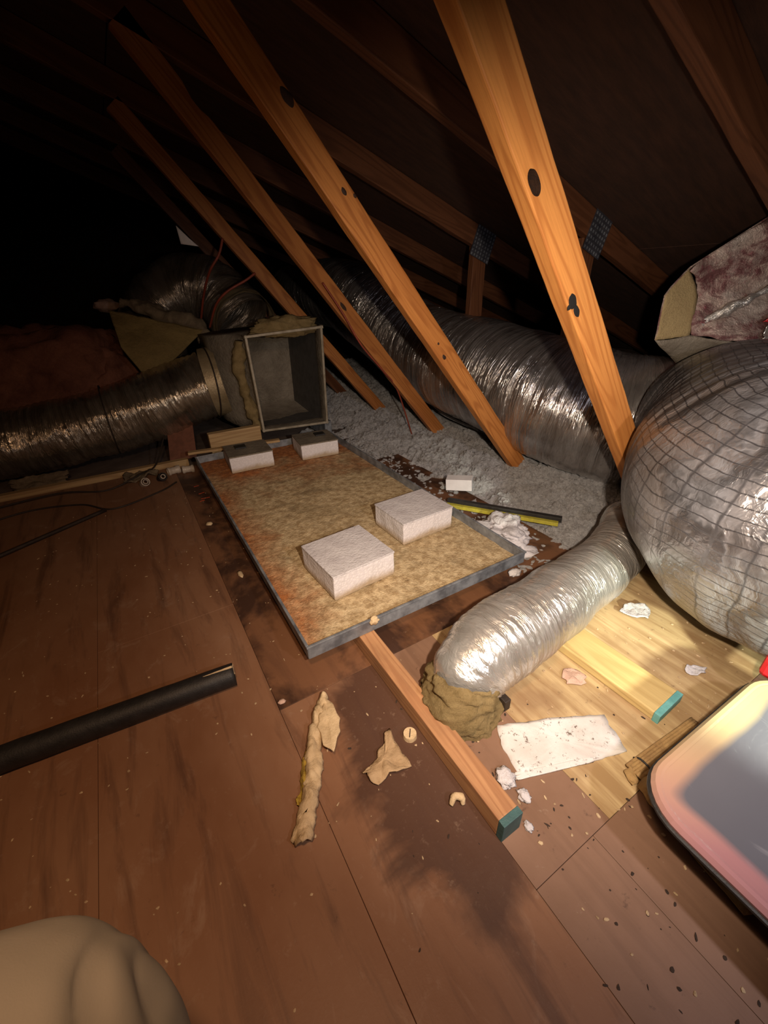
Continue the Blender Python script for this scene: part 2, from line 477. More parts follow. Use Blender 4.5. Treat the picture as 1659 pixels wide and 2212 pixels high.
def catmull(pts, n):
    P = [V(p) for p in pts]
    P = [P[0] * 2 - P[1]] + P + [P[-1] * 2 - P[-2]]
    out = []
    segs = len(P) - 3
    for i in range(n + 1):
        t = i / n * segs
        k = min(int(t), segs - 1)
        u = t - k
        a, b, c, d = P[k:k + 4]
        out.append(.5 * ((2 * b) + (c - a) * u + (2 * a - 5 * b + 4 * c - d) * u * u + (3 * b - a - 3 * c + d) * u ** 3))
    return out
def tube(name, pts, rad, m, parent=None, n=120, seg=64, disp=None, caps=False, thick=0, smooth=True):
    """swept tube; rad = float or list; disp(s, a, p) -> radial offset; UV u = metres along, v = 0..1 around"""
    C = catmull(pts, n)
    rl = rad if isinstance(rad, (list, tuple)) else [rad] * 2
    def R(t):
        x = t * (len(rl) - 1)
        k = min(int(x), len(rl) - 2)
        u = x - k
        u = u * u * (3 - 2 * u)
        return rl[k] * (1 - u) + rl[k + 1] * u
    bm = bmesh.new()
    uvl = bm.loops.layers.uv.new('UVMap')
    T0 = (C[1] - C[0]).normalized()
    N = T0.orthogonal().normalized()
    s = 0
    rings = []
    ss = []
    for i, c in enumerate(C):
        T = (C[min(i + 1, n)] - C[max(i - 1, 0)]).normalized()
        N = (N - T * N.dot(T)).normalized()
        B = T.cross(N)
        if i: s += (C[i] - C[i - 1]).length
        ss.append(s)
        r0 = R(i / n)
        ring = []
        for j in range(seg):
            a = 2 * math.pi * j / seg
            d = N * math.cos(a) + B * math.sin(a)
            r = r0
            if disp: r += disp(s, a, c + d * r0)
            ring.append(bm.verts.new(c + d * r))
        rings.append(ring)
    for i in range(n):
        for j in range(seg):
            k = (j + 1) % seg
            f = bm.faces.new((rings[i][j], rings[i][k], rings[i + 1][k], rings[i + 1][j]))
            uv = ((ss[i], j / seg), (ss[i], (j + 1) / seg), (ss[i + 1], (j + 1) / seg), (ss[i + 1], j / seg))
            for l, q in zip(f.loops, uv): l[uvl].uv = q
    if caps:
        bm.faces.new(rings[0][::-1])
        bm.faces.new(rings[-1])
    o = obj(name, bm, m, parent, smooth)
    if thick:
        md = o.modifiers.new('shell', 'SOLIDIFY')
        md.thickness = thick
        md.offset = -1
    return o
def wire(name, pts, r, m, parent=None, n=40):
    return tube(name, pts, r, m, parent, n=n, seg=8, caps=True)

def sheet(name, corners, m, parent=None, n=24, amp=.01, fs=8, thick=.003, rag=0.0, seed=0.0, fold=None, drop=None, smooth=True):
    """four-cornered sheet (a,b,c,d ccw) with noise relief, ragged edge and thickness"""
    a, b, c, d = [V(x) for x in corners]
    nrm = (b - a).cross(d - a).normalized()
    if nrm.z < -.05: nrm = -nrm
    bm = bmesh.new()
    g = []
    for i in range(n + 1):
        row = []
        for j in range(n + 1):
            u, v = i / n, j / n
            if rag:
                eu = rag * mn.noise(V((v * 9 + seed, seed, 0)))
                ev = rag * mn.noise(V((u * 9, seed + 5, 0)))
                uu, vv = u + eu * (u * 2 - 1) ** 3, v + ev * (v * 2 - 1) ** 3
            else: uu, vv = u, v
            p = a * (1 - uu) * (1 - vv) + b * uu * (1 - vv) + c * uu * vv + d * (1 - uu) * vv
            h = amp * abs(fbm(p * fs + V((seed, 0, 0))))
            if fold: h += fold(u, v)
            row.append(bm.verts.new(p + nrm * h))
        g.append(row)
    for i in range(n):
        for j in range(n):
            bm.faces.new((g[i][j], g[i + 1][j], g[i + 1][j + 1], g[i][j + 1]))
    bmesh.ops.recalc_face_normals(bm, faces=bm.faces)
    o = obj(name, bm, m, parent, smooth)
    md = o.modifiers.new('thickness', 'SOLIDIFY')
    md.thickness = thick
    md.offset = 0
    return o
def outline(name, pts, z, th, m, parent=None, amp=.004, seed=0, sub=3, crest=0.0, world=None):
    """flat torn scrap with an irregular outline, real thickness and curl"""
    bm = bmesh.new()
    P = []
    k = len(pts)
    for i in range(k):
        a, b = V(pts[i]), V(pts[(i + 1) % k])
        for q in range(sub):
            p = a.lerp(b, q / sub)
            o = fbm((p.x * 60 + seed, p.y * 60, 0)) * .004
            P.append(V((p.x + o, p.y - o)))
    c = sum(P, V((0, 0))) / len(P)
    rings = []
    for s in (1, .86, .62, .36, .14):
        rings.append([bm.verts.new((*(c + (p - c) * s), z + crest * (1 - s * s) ** .5 + amp * (.4 + fbm(((c + (p - c) * s).x * 42 + seed, (c + (p - c) * s).y * 42, 1), 5)))) for p in P])
    L = len(P)
    for r in range(4):
        for i in range(L):
            bm.faces.new((rings[r][i], rings[r][(i + 1) % L], rings[r + 1][(i + 1) % L], rings[r + 1][i]))
    bm.faces.new(rings[-1])
    bmesh.ops.recalc_face_normals(bm, faces=bm.faces)
    o = obj(name, bm, m, parent, True)
    md = o.modifiers.new('thickness', 'SOLIDIFY')
    md.thickness = th
    md.offset = 1
    return o
def blob(name, loc, size, m, parent=None, amp=.25, fs=3, sub=4, seed=0, flat=True):
    bm = bmesh.new()
    bmesh.ops.create_icosphere(bm, subdivisions=sub, radius=1)
    for v in bm.verts:
        k = 1 + amp * fbm(v.co * fs + V((seed, 0, 0)), 5)
        v.co = V((v.co.x * k * size[0], v.co.y * k * size[1], v.co.z * k * size[2]))
        if flat and v.co.z < -size[2] * .55: v.co.z = -size[2] * .55
        v.co += V(loc)
    return obj(name, bm, m, parent, True)

# ------------------------------------------------------------------ the setting
floor = bpy.data.objects.new('floor', None)
COL.objects.link(floor)
struct(floor)
boxo('ceiling_board', (-4.2, 4.6, -1.6, 6.5, -.06, -.03), 'drywall', floor, 0)
G = .0003
SH = [  # x0, x1, y0, y1, material
    (-1.9, -.241, -1.5, 2.24, 'brown'), (-.241, .095, -1.5, 1.02, 'brown'), (-.241, .095, 1.02, 2.24, 'brown'),
    (.095, .322, -1.5, .62, 'brown'), (.095, .322, .62, 2.2, 'stained'),
    (.322, .455, -1.5, .125, 'pink'), (.455, 1.75, -1.5, .125, 'pink'),
    (.322, .50, .125, .62, 'pink'), (.50, 1.75, .125, .62, 'raw'), (.322, 1.13, .62, 1.75, 'stained'),
    (.322, .95, 1.75, 2.2, 'stained')]
for x0, x1, y0, y1, m in SH:
    boxo('plywood_sheet', (x0 + G, x1 - G, y0 + G, y1 - G, -.018, 0), m, floor, .0007)

SL, Z0 = .37, 1.545
def zr(x): return Z0 - SL * x          # rafter underside, right-hand slope
XR = -1.5                               # ridge
roof = bpy.data.objects.new('ceiling', None)
COL.objects.link(roof)
struct(roof)
ang = math.atan(SL)
for side in (0, 1):
    for i in range(3):
        for j in range(4):
            L = 1.5
            u0, u1 = i * L, (i + 1) * L
            bm = bmesh.new()
            y0, y1 = -1.5 + j * 2.0, .5 + j * 2.0
            pts = []
            for u in (u0 + .002, u1 - .002):
                sx = 1 if side == 0 else -1
                x = XR + sx * u * math.cos(ang) * 1.25
                z = (zr(XR) + .097) - SL * abs(x - XR)
                pts.append((x, z))
            vs = []
            for dz in (0, .013):
                for (x, z), y in ((pts[0], y0 + .002), (pts[1], y0 + .002), (pts[1], y1 - .002), (pts[0], y1 - .002)):
                    vs.append(bm.verts.new((x, y, z + dz)))
            for q in ((0, 1, 2, 3), (7, 6, 5, 4), (0, 4, 5, 1), (1, 5, 6, 2), (2, 6, 7, 3), (3, 7, 4, 0)):
                bm.faces.new([vs[k] for k in q])
            bmesh.ops.recalc_face_normals(bm, faces=bm.faces)
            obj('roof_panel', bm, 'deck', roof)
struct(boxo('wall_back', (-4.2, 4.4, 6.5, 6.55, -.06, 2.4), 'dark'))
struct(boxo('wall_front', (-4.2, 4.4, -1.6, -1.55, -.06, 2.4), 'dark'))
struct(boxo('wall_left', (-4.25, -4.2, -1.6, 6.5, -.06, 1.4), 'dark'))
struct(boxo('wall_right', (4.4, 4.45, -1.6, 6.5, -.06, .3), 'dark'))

# ------------------------------------------------------------------ timbers
def timber(p0, p1, y, wid, th, m, name, parent=None, notch=None, hole=None):
    """board in the plane y..y+th from p0 to p1 (x, z centres); local x runs along it, front face at local y=0"""
    a, b = V((p0[0], y, p0[1])), V((p1[0], y, p1[1]))
    L = (b - a).length
    d = (b - a).normalized()
    up = V((0, 0, 1)) if abs(d.z) < .99 else V((1, 0, 0))
    Y = V((0, 1, 0))
    Zv = d.cross(Y)
    M = Matrix(((d.x, Y.x, Zv.x), (d.y, Y.y, Zv.y), (d.z, Y.z, Zv.z))).to_4x4()
    M.translation = a
    n = max(8, int(L / .02))
    bm = bmesh.new()
    prof = []
    r = .003
    for (cy, cz, a0) in ((r, wid / 2 - r, math.pi / 2), (r, -wid / 2 + r, math.pi), (th - r, -wid / 2 + r, math.pi * 1.5), (th - r, wid / 2 - r, 0)):
        for q in (0, .5, 1):
            aa = a0 + q * math.pi / 2
            prof.append((cy + r * math.cos(aa), cz + r * math.sin(aa)))
    rings = []
    for i in range(n + 1):
        x = L * i / n
        dz = .0014 * mn.noise(V((x * 6, y * 3, 0)))
        ring = []
        for (py, pz) in prof:
            zz = pz + dz + .0009 * mn.noise(V((x * 25, py * 20 + y, pz * 20)))
            if notch:
                for (nx, nw, nd, side) in notch:
                    if abs(x - nx) < nw and pz * side > 0:
                        zz -= side * nd * (1 - ((x - nx) / nw) ** 2)
            ring.append(bm.verts.new((x, py, zz)))
        rings.append(ring)
    k = len(prof)
    for i in range(n):
        for j in range(k):
            bm.faces.new((rings[i][j], rings[i][(j + 1) % k], rings[i + 1][(j + 1) % k], rings[i + 1][j]))
    bm.faces.new(rings[0][::-1])
    bm.faces.new(rings[-1])
    bmesh.ops.recalc_face_normals(bm, faces=bm.faces)
    if hole:
        o = obj(name, bm, m)
        cutters = []
        for (hx, hz, rx, rz, depth) in hole:
            cb = bmesh.new()
            bmesh.ops.create_cone(cb, segments=28, radius1=1, radius2=1, depth=1, cap_ends=True)
            for v in cb.verts:
                aa = math.atan2(v.co.y, v.co.x)
                kk = 1 + .10 * mn.noise(V((math.cos(aa) * 1.5, math.sin(aa) * 1.5, hx)))
                v.co = V((hx + v.co.x * rx * kk, .02 + v.co.z * .12, hz + v.co.y * rz * kk))
            bmesh.ops.recalc_face_normals(cb, faces=cb.faces)
            co = obj('cut', cb, 'black')
            md = o.modifiers.new('b', 'BOOLEAN')
            md.object = co
            md.operation = 'DIFFERENCE'
            md.solver = 'EXACT'
            cutters.append(co)
        bpy.context.view_layer.update()
        dg = bpy.context.evaluated_depsgraph_get()
        me = bpy.data.meshes.new_from_object(o.evaluated_get(dg))
        o.modifiers.clear()
        o.data = me
        me.materials.clear()
        me.materials.append(MT[m])
        for c in cutters: bpy.data.objects.remove(c)
        fb = bmesh.new()
        fb.from_mesh(me)
        inside = []
        for f in fb.faces:
            c = f.calc_center_median()
            for (hx, hz, rx, rz, depth) in hole:
                if all(((v.co.x - hx) / (rx * 1.14)) ** 2 + ((v.co.z - hz) / (rz * 1.14)) ** 2 < 1 for v in f.verts) and abs(f.normal.y) > .9:
                    inside.append(f)
        bmesh.ops.delete(fb, geom=inside, context='FACES')
        bmesh.ops.bridge_loops(fb, edges=[e for e in fb.edges if e.is_boundary])
        n_f = len(fb.faces)
        for f in fb.faces:
            c = f.calc_center_median()
            for (hx, hz, rx, rz, depth) in hole:
                if .004 < c.y < th - .004 and abs(c.x - hx) < rx * 1.3 and abs(c.z - hz) < rz * 1.3:
                    f.material_index = 1
        bmesh.ops.recalc_face_normals(fb, faces=fb.faces)
        fb.to_mesh(me)
        fb.free()
        me.materials.append(MT['knot'])
    else:
        o = obj(name, bm, m)
    o.matrix_world = M
    if parent: o.parent = parent
    return o
def knot(par, x, z, rx, rz, seed=0, m='knot', yy=-.0012):
    bm = bmesh.new()
    bmesh.ops.create_uvsphere(bm, u_segments=20, v_segments=8, radius=1)
    for v in bm.verts:
        aa = math.atan2(v.co.z, v.co.x)
        k = 1 + .28 * mn.noise(V((math.cos(aa) * 1.3 + seed, math.sin(aa) * 1.3, seed)))
        v.co = V((x + v.co.x * rx * k, yy + .0015 + v.co.y * .0022, z + v.co.z * rz * k))
    return obj('knot', bm, m, par, True)

DX, DZ = .661, -.750
def web(y, xc, zc, top_z, m, notch=None, hole=None, wid=.068, d=(DX, DZ)):
    t1 = (top_z - zc) / d[1]
    t2 = (-.028 - zc) / d[1]
    return timber((xc + d[0] * t1, top_z), (xc + d[0] * t2, -.028), y, wid, .038, m, 'diagonal_brace', None, notch, hole)
# local x of a world z on a brace: (top_z - z)/.75
w1 = web(.61, .530, 1.115, 1.46, 'pine1', hole=[((1.46 - .943) / .75 - .006, -.017, .022, .0120, .03)], wid=.074)
tag(w1, 'nearest and rightmost bright diagonal pine brace with a round black knot hole', 'beam')
kx = (1.46 - .766) / .75
knot(w1, kx - .006, -.023, .017, .011, 3, 'black')
knot(w1, kx + .018, -.022, .015, .007, 5, 'black')
knot(w1, kx - .004, -.033, .006, .008, 7, 'black')
w2 = web(1.216, .351, 1.297, 1.46, 'pine2', wid=.070)
tag(w2, 'long diagonal pine brace just left of the nearest one, with small dark knots', 'beam')
for (zz, rx, rz, off, sd) in ((1.158, .021, .011, .022, 1), (1.0, .010, .006, .012, 2), (.611, .005, .004, -.004, 3), (.571, .011, .006, -.014, 4), (.98, .006, .004, .031, 5)):
    knot(w2, (1.46 - zz) / .75, off, rx, rz, sd)
w3 = web(1.83, .268, 1.455, 1.47, 'pine3', notch=[(.235, .05, .010, 1)], d=(.646, -.763), wid=.070)
tag(w3, 'third diagonal pine brace, notched near its top, passing right of the open duct', 'beam')
knot(w3, 1.0, .0, .022, .008, 2, yy=-.001)
w4 = web(2.44, .357, 1.315, 1.44, 'pine3', d=(.647, -.762))
tag(w4, 'fourth diagonal pine brace, half lit, running behind the open duct box', 'beam')
w5 = web(3.05, .36, 1.315, 1.42, 'pine_rafter', d=(.647, -.762))
tag(w5, 'farthest diagonal brace, only its foot showing in the loose insulation', 'beam')

def rafter(y, label, m='pine_rafter'):
    xs, xe = XR + .02, 4.1
    hw = .089 / 2 / math.cos(ang)
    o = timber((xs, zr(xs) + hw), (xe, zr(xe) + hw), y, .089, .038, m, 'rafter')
    return tag(o, label, 'beam')
r0 = rafter(.61, 'wide sloping roof rafter in the upper right corner of the view')
r1 = rafter(1.22, 'sloping roof rafter crossing behind the nearest brace, carrying a steel nail plate')
r2 = rafter(1.83, 'sloping roof rafter behind the second brace, second nail plate on it')
r3 = rafter(2.44, 'faint sloping rafter between the second and third braces')
r4 = rafter(3.05, 'faintest lower rafter far back above the foil duct')
rafter(0.0, 'roof rafter above the camera, out of the lit area')
rafter(3.66, 'unlit rafter deep in the attic, second from the back wall')
rafter(4.27, 'unlit rafter nearest the back wall of the attic')
def nail_plate(par, y, cx, cz, w, h, a):
    bm = bmesh.new()
    M = Matrix.Translation((cx, y - .0015, cz)) @ Matrix.Rotation(a, 4, 'Y')
    box(bm, -w / 2, w / 2, -.001, .001, -h / 2, h / 2, 0, M)
    o = obj('nail_plate', bm, 'galv_dark')
    o.parent = par
    o.matrix_parent_inverse = par.matrix_world.inverted()
    tb = bmesh.new()
    for i in range(7):
        for j in range(9):
            x = -w / 2 + w * (i + .5) / 7
            z = -h / 2 + h * (j + .5) / 9
            box(tb, x - .003, x + .003, -.0022, -.0008, z - .0045, z + .0045, 0, M)
    o2 = obj('plate_teeth', tb, 'galv')
    o2['kind'] = 'stuff'
    o2.parent = par
    o2.matrix_parent_inverse = par.matrix_world.inverted()
bpy.context.view_layer.update()
nail_plate(r1, 1.22, 1.715, .955, .115, .17, ang)
nail_plate(r2, 1.83, 1.69, .955, .13, .15, ang)
for (y, x, z0, lab) in ((1.24, 1.70, .93, 'short dim upright stud hanging below the right nail plate'), (1.85, 1.69, .95, 'dim upright stud standing below the left nail plate')):
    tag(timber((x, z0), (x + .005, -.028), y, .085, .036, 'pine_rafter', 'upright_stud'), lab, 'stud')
tag(timber((2.36, .73), (3.0, .48), 2.50, .06, .038, 'pine_rafter', 'outrigger_board'), 'short dim sloping board low behind the left nail plate', 'board')
# cross piece under the edge of the decking at the back left
trim = boxo('trim_1', (-1.9, .17, 2.25, 2.285, -.018, .022), 'plank', None, .002)
struct(trim)

# ------------------------------------------------------------------ loose-fill insulation
def edge(y):
    e = .96 + .10 * mn.noise(V((y * 2.3, 4.2, 0))) + .05 * mn.noise(V((y * 9, 1.2, 0)))
    return e
def make_insul():
    bm = bmesh.new()
    X0, X1, Y0, Y1, st = .84, 3.2, .60, 4.4, .0125
    nx, ny = int((X1 - X0) / st), int((Y1 - Y0) / st)
    g = []
    for i in range(nx + 1):
        row = []
        for j in range(ny + 1):
            x, y = X0 + i * st, Y0 + j * st
            m = (x - edge(y)) / .45
            m = min(m, (y - .60 + .06 * mn.noise(V((x * 8, 0, 3)))) / .18)
            n1 = fbm((x * 9, y * 9, 0), 3)
            n2 = fbm((x * 30, y * 30, 2), 5)
            m = max(-1.0, min(1.0, m))
            h = -.030 + .055 * m + .030 * n1 + .020 * n2
            if x > 1.25: h += .03 * min(1, (x - 1.25) * 2)
            row.append(bm.verts.new((x + .006 * mn.noise(V((x * 60, y * 60, 0))), y + .006 * mn.noise(V((x * 60, y * 60, 9))), max(h, -.03))))
        g.append(row)
    for i in range(nx):
        for j in range(ny):
            q = (g[i][j], g[i + 1][j], g[i + 1][j + 1], g[i][j + 1])
            if all(v.co.z <= -.0299 for v in q): continue
            bm.faces.new(q)
    bmesh.ops.delete(bm, geom=[v for v in bm.verts if not v.link_faces], context='VERTS')
    return obj('loose_insulation', bm, 'insul', None, False)
ins = make_insul()
tag(ins, 'white blown-in insulation heaped along the eave beneath the braces', 'insulation', None, 'stuff')
_b = bmesh.new()
bmesh.ops.create_icosphere(_b, subdivisions=1, radius=1)
_b.verts.index_update()
ICO = ([tuple(v.co) for v in _b.verts], [tuple(v.index for v in f.verts) for f in _b.faces])
_b.free()
from mathutils.bvhtree import BVHTree
_tree = BVHTree.FromPolygons([v.co for v in ins.data.vertices], [tuple(p.vertices) for p in ins.data.polygons])
def fluff_pos():
    y = .58 + 2.6 * random.random() ** 1.35
    x = edge(y) - .02 + 1.05 * random.random() ** 1.4
    hit = _tree.ray_cast(V((x, y, 1)), V((0, 0, -1)))
    if hit[0] is None: return None
    z = hit[0].z
    return (x, y, z - .004) if z > -.004 else None
def crumbs(name, n, fn, m, lab, cat, s0, s1, flat=.5):
    vs, fs_ = [], []
    for k in range(n):
        p = fn()
        if p is None: continue
        sz = random.uniform(s0, s1)
        a = random.random() * 6.28
        ex = random.uniform(.5, 1.6)
        ca, sa = math.cos(a), math.sin(a)
        b0 = len(vs)
        for c in ICO[0]:
            kk = sz * (1 + .5 * (random.random() - .5))
            x, y = c[0] * kk * ex, c[1] * kk / ex
            vs.append((p[0] + x * ca - y * sa, p[1] + x * sa + y * ca, p[2] + sz * flat * .6 + c[2] * kk * flat))
        fs_ += [tuple(b0 + q for q in f) for f in ICO[1]]
    me = bpy.data.meshes.new(name)
    me.from_pydata(vs, [], fs_)
    me.materials.append(MT[m])
    o = bpy.data.objects.new(name, me)
    COL.objects.link(o)
    return tag(o, lab, cat, None, 'stuff')
def tuft_pos():
    y = random.uniform(.60, 2.2)
    x = edge(y) - .02 + random.gauss(.02, .06)
    return (x, y, 0) if x > .90 else None
crumbs('insulation_fluff', 15000, fluff_pos, 'insul', 'fine fluffy clumps covering the white insulation heap', 'insulation', .003, .0105, .8)
crumbs('insulation_tufts', 700, tuft_pos, 'insul', 'small white tufts of insulation strewn along the deck edge beside the pan', 'insulation', .003, .011)
def chip_pos():
    x, y = random.uniform(.36, 1.2), random.uniform(-.15, .60)
    return (x, y, 0)
crumbs('wood_chips', 300, chip_pos, 'chipm', 'tiny pale chips scattered over the right-hand plywood', 'debris', .0012, .0035, .5)
crumbs('dirt_crumbs', 130, lambda: (random.choice((random.gauss(.44, .05), random.uniform(.1, .75))), random.uniform(-.1, .55), 0), 'dirtm', 'dark dirt crumbs scattered over the near floor', 'debris', .0008, .0034, .3)
crumbs('floor_specks', 260, lambda: (random.uniform(-.45, .32), random.uniform(.2, 1.9), 0), 'chipm', 'light specks scattered over the brown floor left of the pan', 'debris', .0008, .0028, .4)

# ------------------------------------------------------------------ drain pan with blocks
ZP = .048
pan = thing('drain_pan', 'large shallow galvanised drain pan with a rusty gritty bottom', 'pan', (.191, .674, ZP))
PW, PL, PH = .692, 1.40, .037
pm = Matrix.Rotation(math.radians(.6), 4, 'Z')
def grid_bed():
    bm = bmesh.new()
    nx, ny = 90, 180
    g = [[bm.verts.new((.002 + (PW - .004) * i / nx, .002 + (PL - .004) * j / ny,
          .0035 + .0030 * abs(fbm((i * .14, j * .14, 0), 5)) + .002 * max(0, mn.noise(V((i * .9, j * .9, 3)))))) for j in range(ny + 1)] for i in range(nx + 1)]
    for i in range(nx):
        for j in range(ny):
            bm.faces.new((g[i][j], g[i + 1][j], g[i + 1][j + 1], g[i][j + 1]))
    return bm
boxo('pan_bottom', (0, PW, 0, PL, 0, .0025), 'galv', pan, 0)
bed = obj('rust_sediment', grid_bed(), 'bed', pan, True)
bed['label'] = 'ochre and orange rust grit covering the pan bottom'
for d in ((0, PW, -.0015, .0015, 0, PH), (0, PW, PL - .0015, PL + .0015, 0, PH), (-.0015, .0015, 0, PL, 0, PH), (PW - .0015, PW + .0015, 0, PL, 0, PH)):
    boxo('pan_wall', d, 'galv', pan, 0)
for d in ((-.004, PW + .004, -.004, .003, PH - .004, PH + .001), (-.004, PW + .004, PL - .003, PL + .004, PH - .004, PH + .001),
          (-.004, .003, .003, PL - .003, PH - .004, PH + .001), (PW - .003, PW + .004, .003, PL - .003, PH - .004, PH + .001)):
    boxo('rolled_rim', d, 'galv', pan, .001)
blob('caulk_drip', (.17, -.004, PH - .004), (.012, .006, .012), 'paper', pan, .4, 2, 3, 2, False)

def block(corner, ux, uy, wx, wy, zt, lab, pads=(), zb=None):
    zb = ZP + .0072 if zb is None else zb
    h = zt - zb
    a = math.atan2(ux[1], ux[0])
    t = thing('foam_block', lab, 'block', (corner[0], corner[1], zb), (0, 0, a), 'foam support blocks in the drain pan')
    bm = bmesh.new()
    box(bm, 0, wx, 0, wy, 0, h)
    bmesh.ops.subdivide_edges(bm, edges=bm.edges, cuts=9, use_grid_fill=True)
    for v in bm.verts:
        v.co += V((mn.noise(v.co * 25 + V((a * 50, 0, 0))), mn.noise(v.co * 25 + V((9, 0, 0))), mn.noise(v.co * 25 + V((0, 9, corner[0]))))) * .0016
    o = obj('block_body', bm, 'foam', t)
    md = o.modifiers.new('b', 'BEVEL')
    md.width = .003
    md.segments = 2
    md.limit_method = 'ANGLE'
    sk = bmesh.new()
    box(sk, -.001, wx + .001, -.001, wy + .001, h - .004, h + .002, .001)
    obj('top_skin', sk, 'tissue' if not pads else 'mastic', t)
    for (px, py, s) in pads:
        boxo('rubber_pad', (px, px + s, py, py + s * .9, h + .002, h + .009), 'rubber', t, .001)
    return t
block((.323, .813), (.196, .015), 0, .197, .185, .132, 'nearest white foam block at the front of the pan')
block((.624, .937), (.208, .008), 0, .203, .168, .132, 'white foam block at the right side of the pan, second nearest')
block((.302, 1.843), (.194, -.012), 0, .194, .175, .130, 'far left foam block in the rusty pan corner with one black pad', [(.045, .09, .05)])
block((.628, 1.815), (.184, -.02), 0, .184, .175, .130, 'far right foam block by the duct opening with one black pad', [(.10, .09, .05)])

st = tag(boxo('wood_strip', (0, .44, 0, .032, 0, .012), 'plank', None, .002), 'thin grey wood strip lying across the back of the pan', 'strip')
st.location = (.165, 2.115, ZP + PH + .001)
st.rotation_euler = (0, 0, math.radians(-9))
pk = tag(boxo('support_plank', (.28, .54, 2.16, 2.20, .0, .155), 'plank', None, .003), 'pale wood plank on edge behind the pan under the open duct box', 'plank')

# lumber under the pan, running toward the camera
lum = thing('floor_lumber', 'long wood stud lying under the pan with a shaded teal painted end', 'lumber', (.321, .196, 0))
bm = bmesh.new()
box(bm, 0, .041, .012, 1.05, 0, .046, .002)
obj('stud_body', bm, 'lumber', lum)
boxo('painted_end', (-.0004, .0414, 0, .0125, -.0002 + .0002, .0464), 'teal_shaded', lum, .001)
YH = .024
yl = thing('flashlit_lumber', 'short flashlight-lit yellowish wood board with a teal end beside the foil elbow', 'lumber', (.737, .178, 0), (0, 0, math.radians(2)))
bm = bmesh.new()
box(bm, 0, .092, .012, .34, 0, YH, .003)
obj('board_body', bm, 'yellow', yl)
boxo('painted_end', (-.0004, .0924, 0, .0125, 0, YH + .0004), 'teal', yl, .001)

# ------------------------------------------------------------------ open plenum box and left-hand ducts
pl = thing('open_duct_box', 'open-ended sheet metal duct box standing behind the drain pan', 'duct', (.56, 2.2, .1))
def loft(quads, m, name, parent, sub=5, amp=.0, seed=0, closed_back=False, smooth=False):
    bm = bmesh.new()
    R = []
    for q in quads:
        ring = []
        for i in range(4):
            a, b = V(q[i]), V(q[(i + 1) % 4])
            for k in range(sub):
                p = a.lerp(b, k / sub)
                p += V((fbm(p * 7 + V((seed, 0, 0))), fbm(p * 7 + V((seed, 5, 0))), fbm(p * 7 + V((seed, 9, 0))))) * amp
                ring.append(bm.verts.new(p))
        R.append(ring)
    L = 4 * sub
    for r in range(len(R) - 1):
        for i in range(L):
            bm.faces.new((R[r][i], R[r][(i + 1) % L], R[r + 1][(i + 1) % L], R[r + 1][i]))
    if closed_back: bm.faces.new(R[-1])
    bmesh.ops.recalc_face_normals(bm, faces=bm.faces)
    return obj(name, bm, m, parent, smooth)
# opening corners (world): bl, br, tr, tl ; parent at (.56,2.2,.1)
OFF = V((.56, 2.2, .1))
F = [V((.566, 2.2, .112)), V((.930, 2.19, .098)), V((.944, 2.19, .600)), V((.552, 2.2, .580))]
def L(p): return V(p) - OFF
def ring4(inset, dy, fl=0):
    c = sum(F, V()) / 4
    out = []
    for p in F:
        d = p - c
        out.append(L(p - V((math.copysign(inset, d.x), 0, math.copysign(inset, d.z))) + V((0, dy, 0))))
    return out
sl = loft([ring4(.004, .002), ring4(.006, .55)], 'galv_in', 'inner_sleeve', pl, 3, 0, closed_back=True)
# thin flange rim: four bars
for i in range(4):
    a, b = L(F[i]), L(F[(i + 1) % 4])
    d = (b - a).normalized()
    q = d.cross(V((0, 1, 0))).normalized()
    bm = bmesh.new()
    Mx = Matrix(((d.x, 0, q.x), (d.y, 1, q.y), (d.z, 0, q.z))).to_4x4()
    Mx.translation = a
    box(bm, -.008, (b - a).length + .008, -.006, .02, -.006, .006, .002, Mx)
    obj('flange_rim', bm, 'flange', pl)
body = loft([ring4(-.007, .018), ring4(-.012, .06), [L(p) for p in ((.50, 2.32, .10), (.96, 2.3, .09), (.97, 2.3, .61), (.475, 2.32, .585))],
             [L(p) for p in ((.43, 2.40, .14), (.98, 2.45, .10), (.98, 2.45, .60), (.41, 2.40, .575))],
             [L(p) for p in ((.40, 2.62, .15), (.98, 2.7, .12), (.98, 2.7, .60), (.40, 2.62, .57))]], 'mastic', 'wrapped_body', pl, 8, .008, 3, True, True)
body['label'] = 'grey mastic wrapped outer body'
# torn insulation at the left edge and on top of the opening
tube('torn_insulation', [L(p) for p in ((.525, 2.25, .56), (.515, 2.27, .45), (.52, 2.28, .33), (.535, 2.26, .22), (.555, 2.24, .11))], [.020, .030, .022, .03, .014], 'fiber_y', pl, 60, 20,
     lambda s, a, p: .016 * fbm(p * 22, 5), True)
bm = bmesh.new()
o = blob('torn_insulation', (.22, .05, .505), (.17, .055, .05), 'fiber_y', pl, .35, 2.6, 4, 5, False)
boxo('metal_base', (.36, .40, .0, .25, -.095, -.0), 'galv', pl, .002)

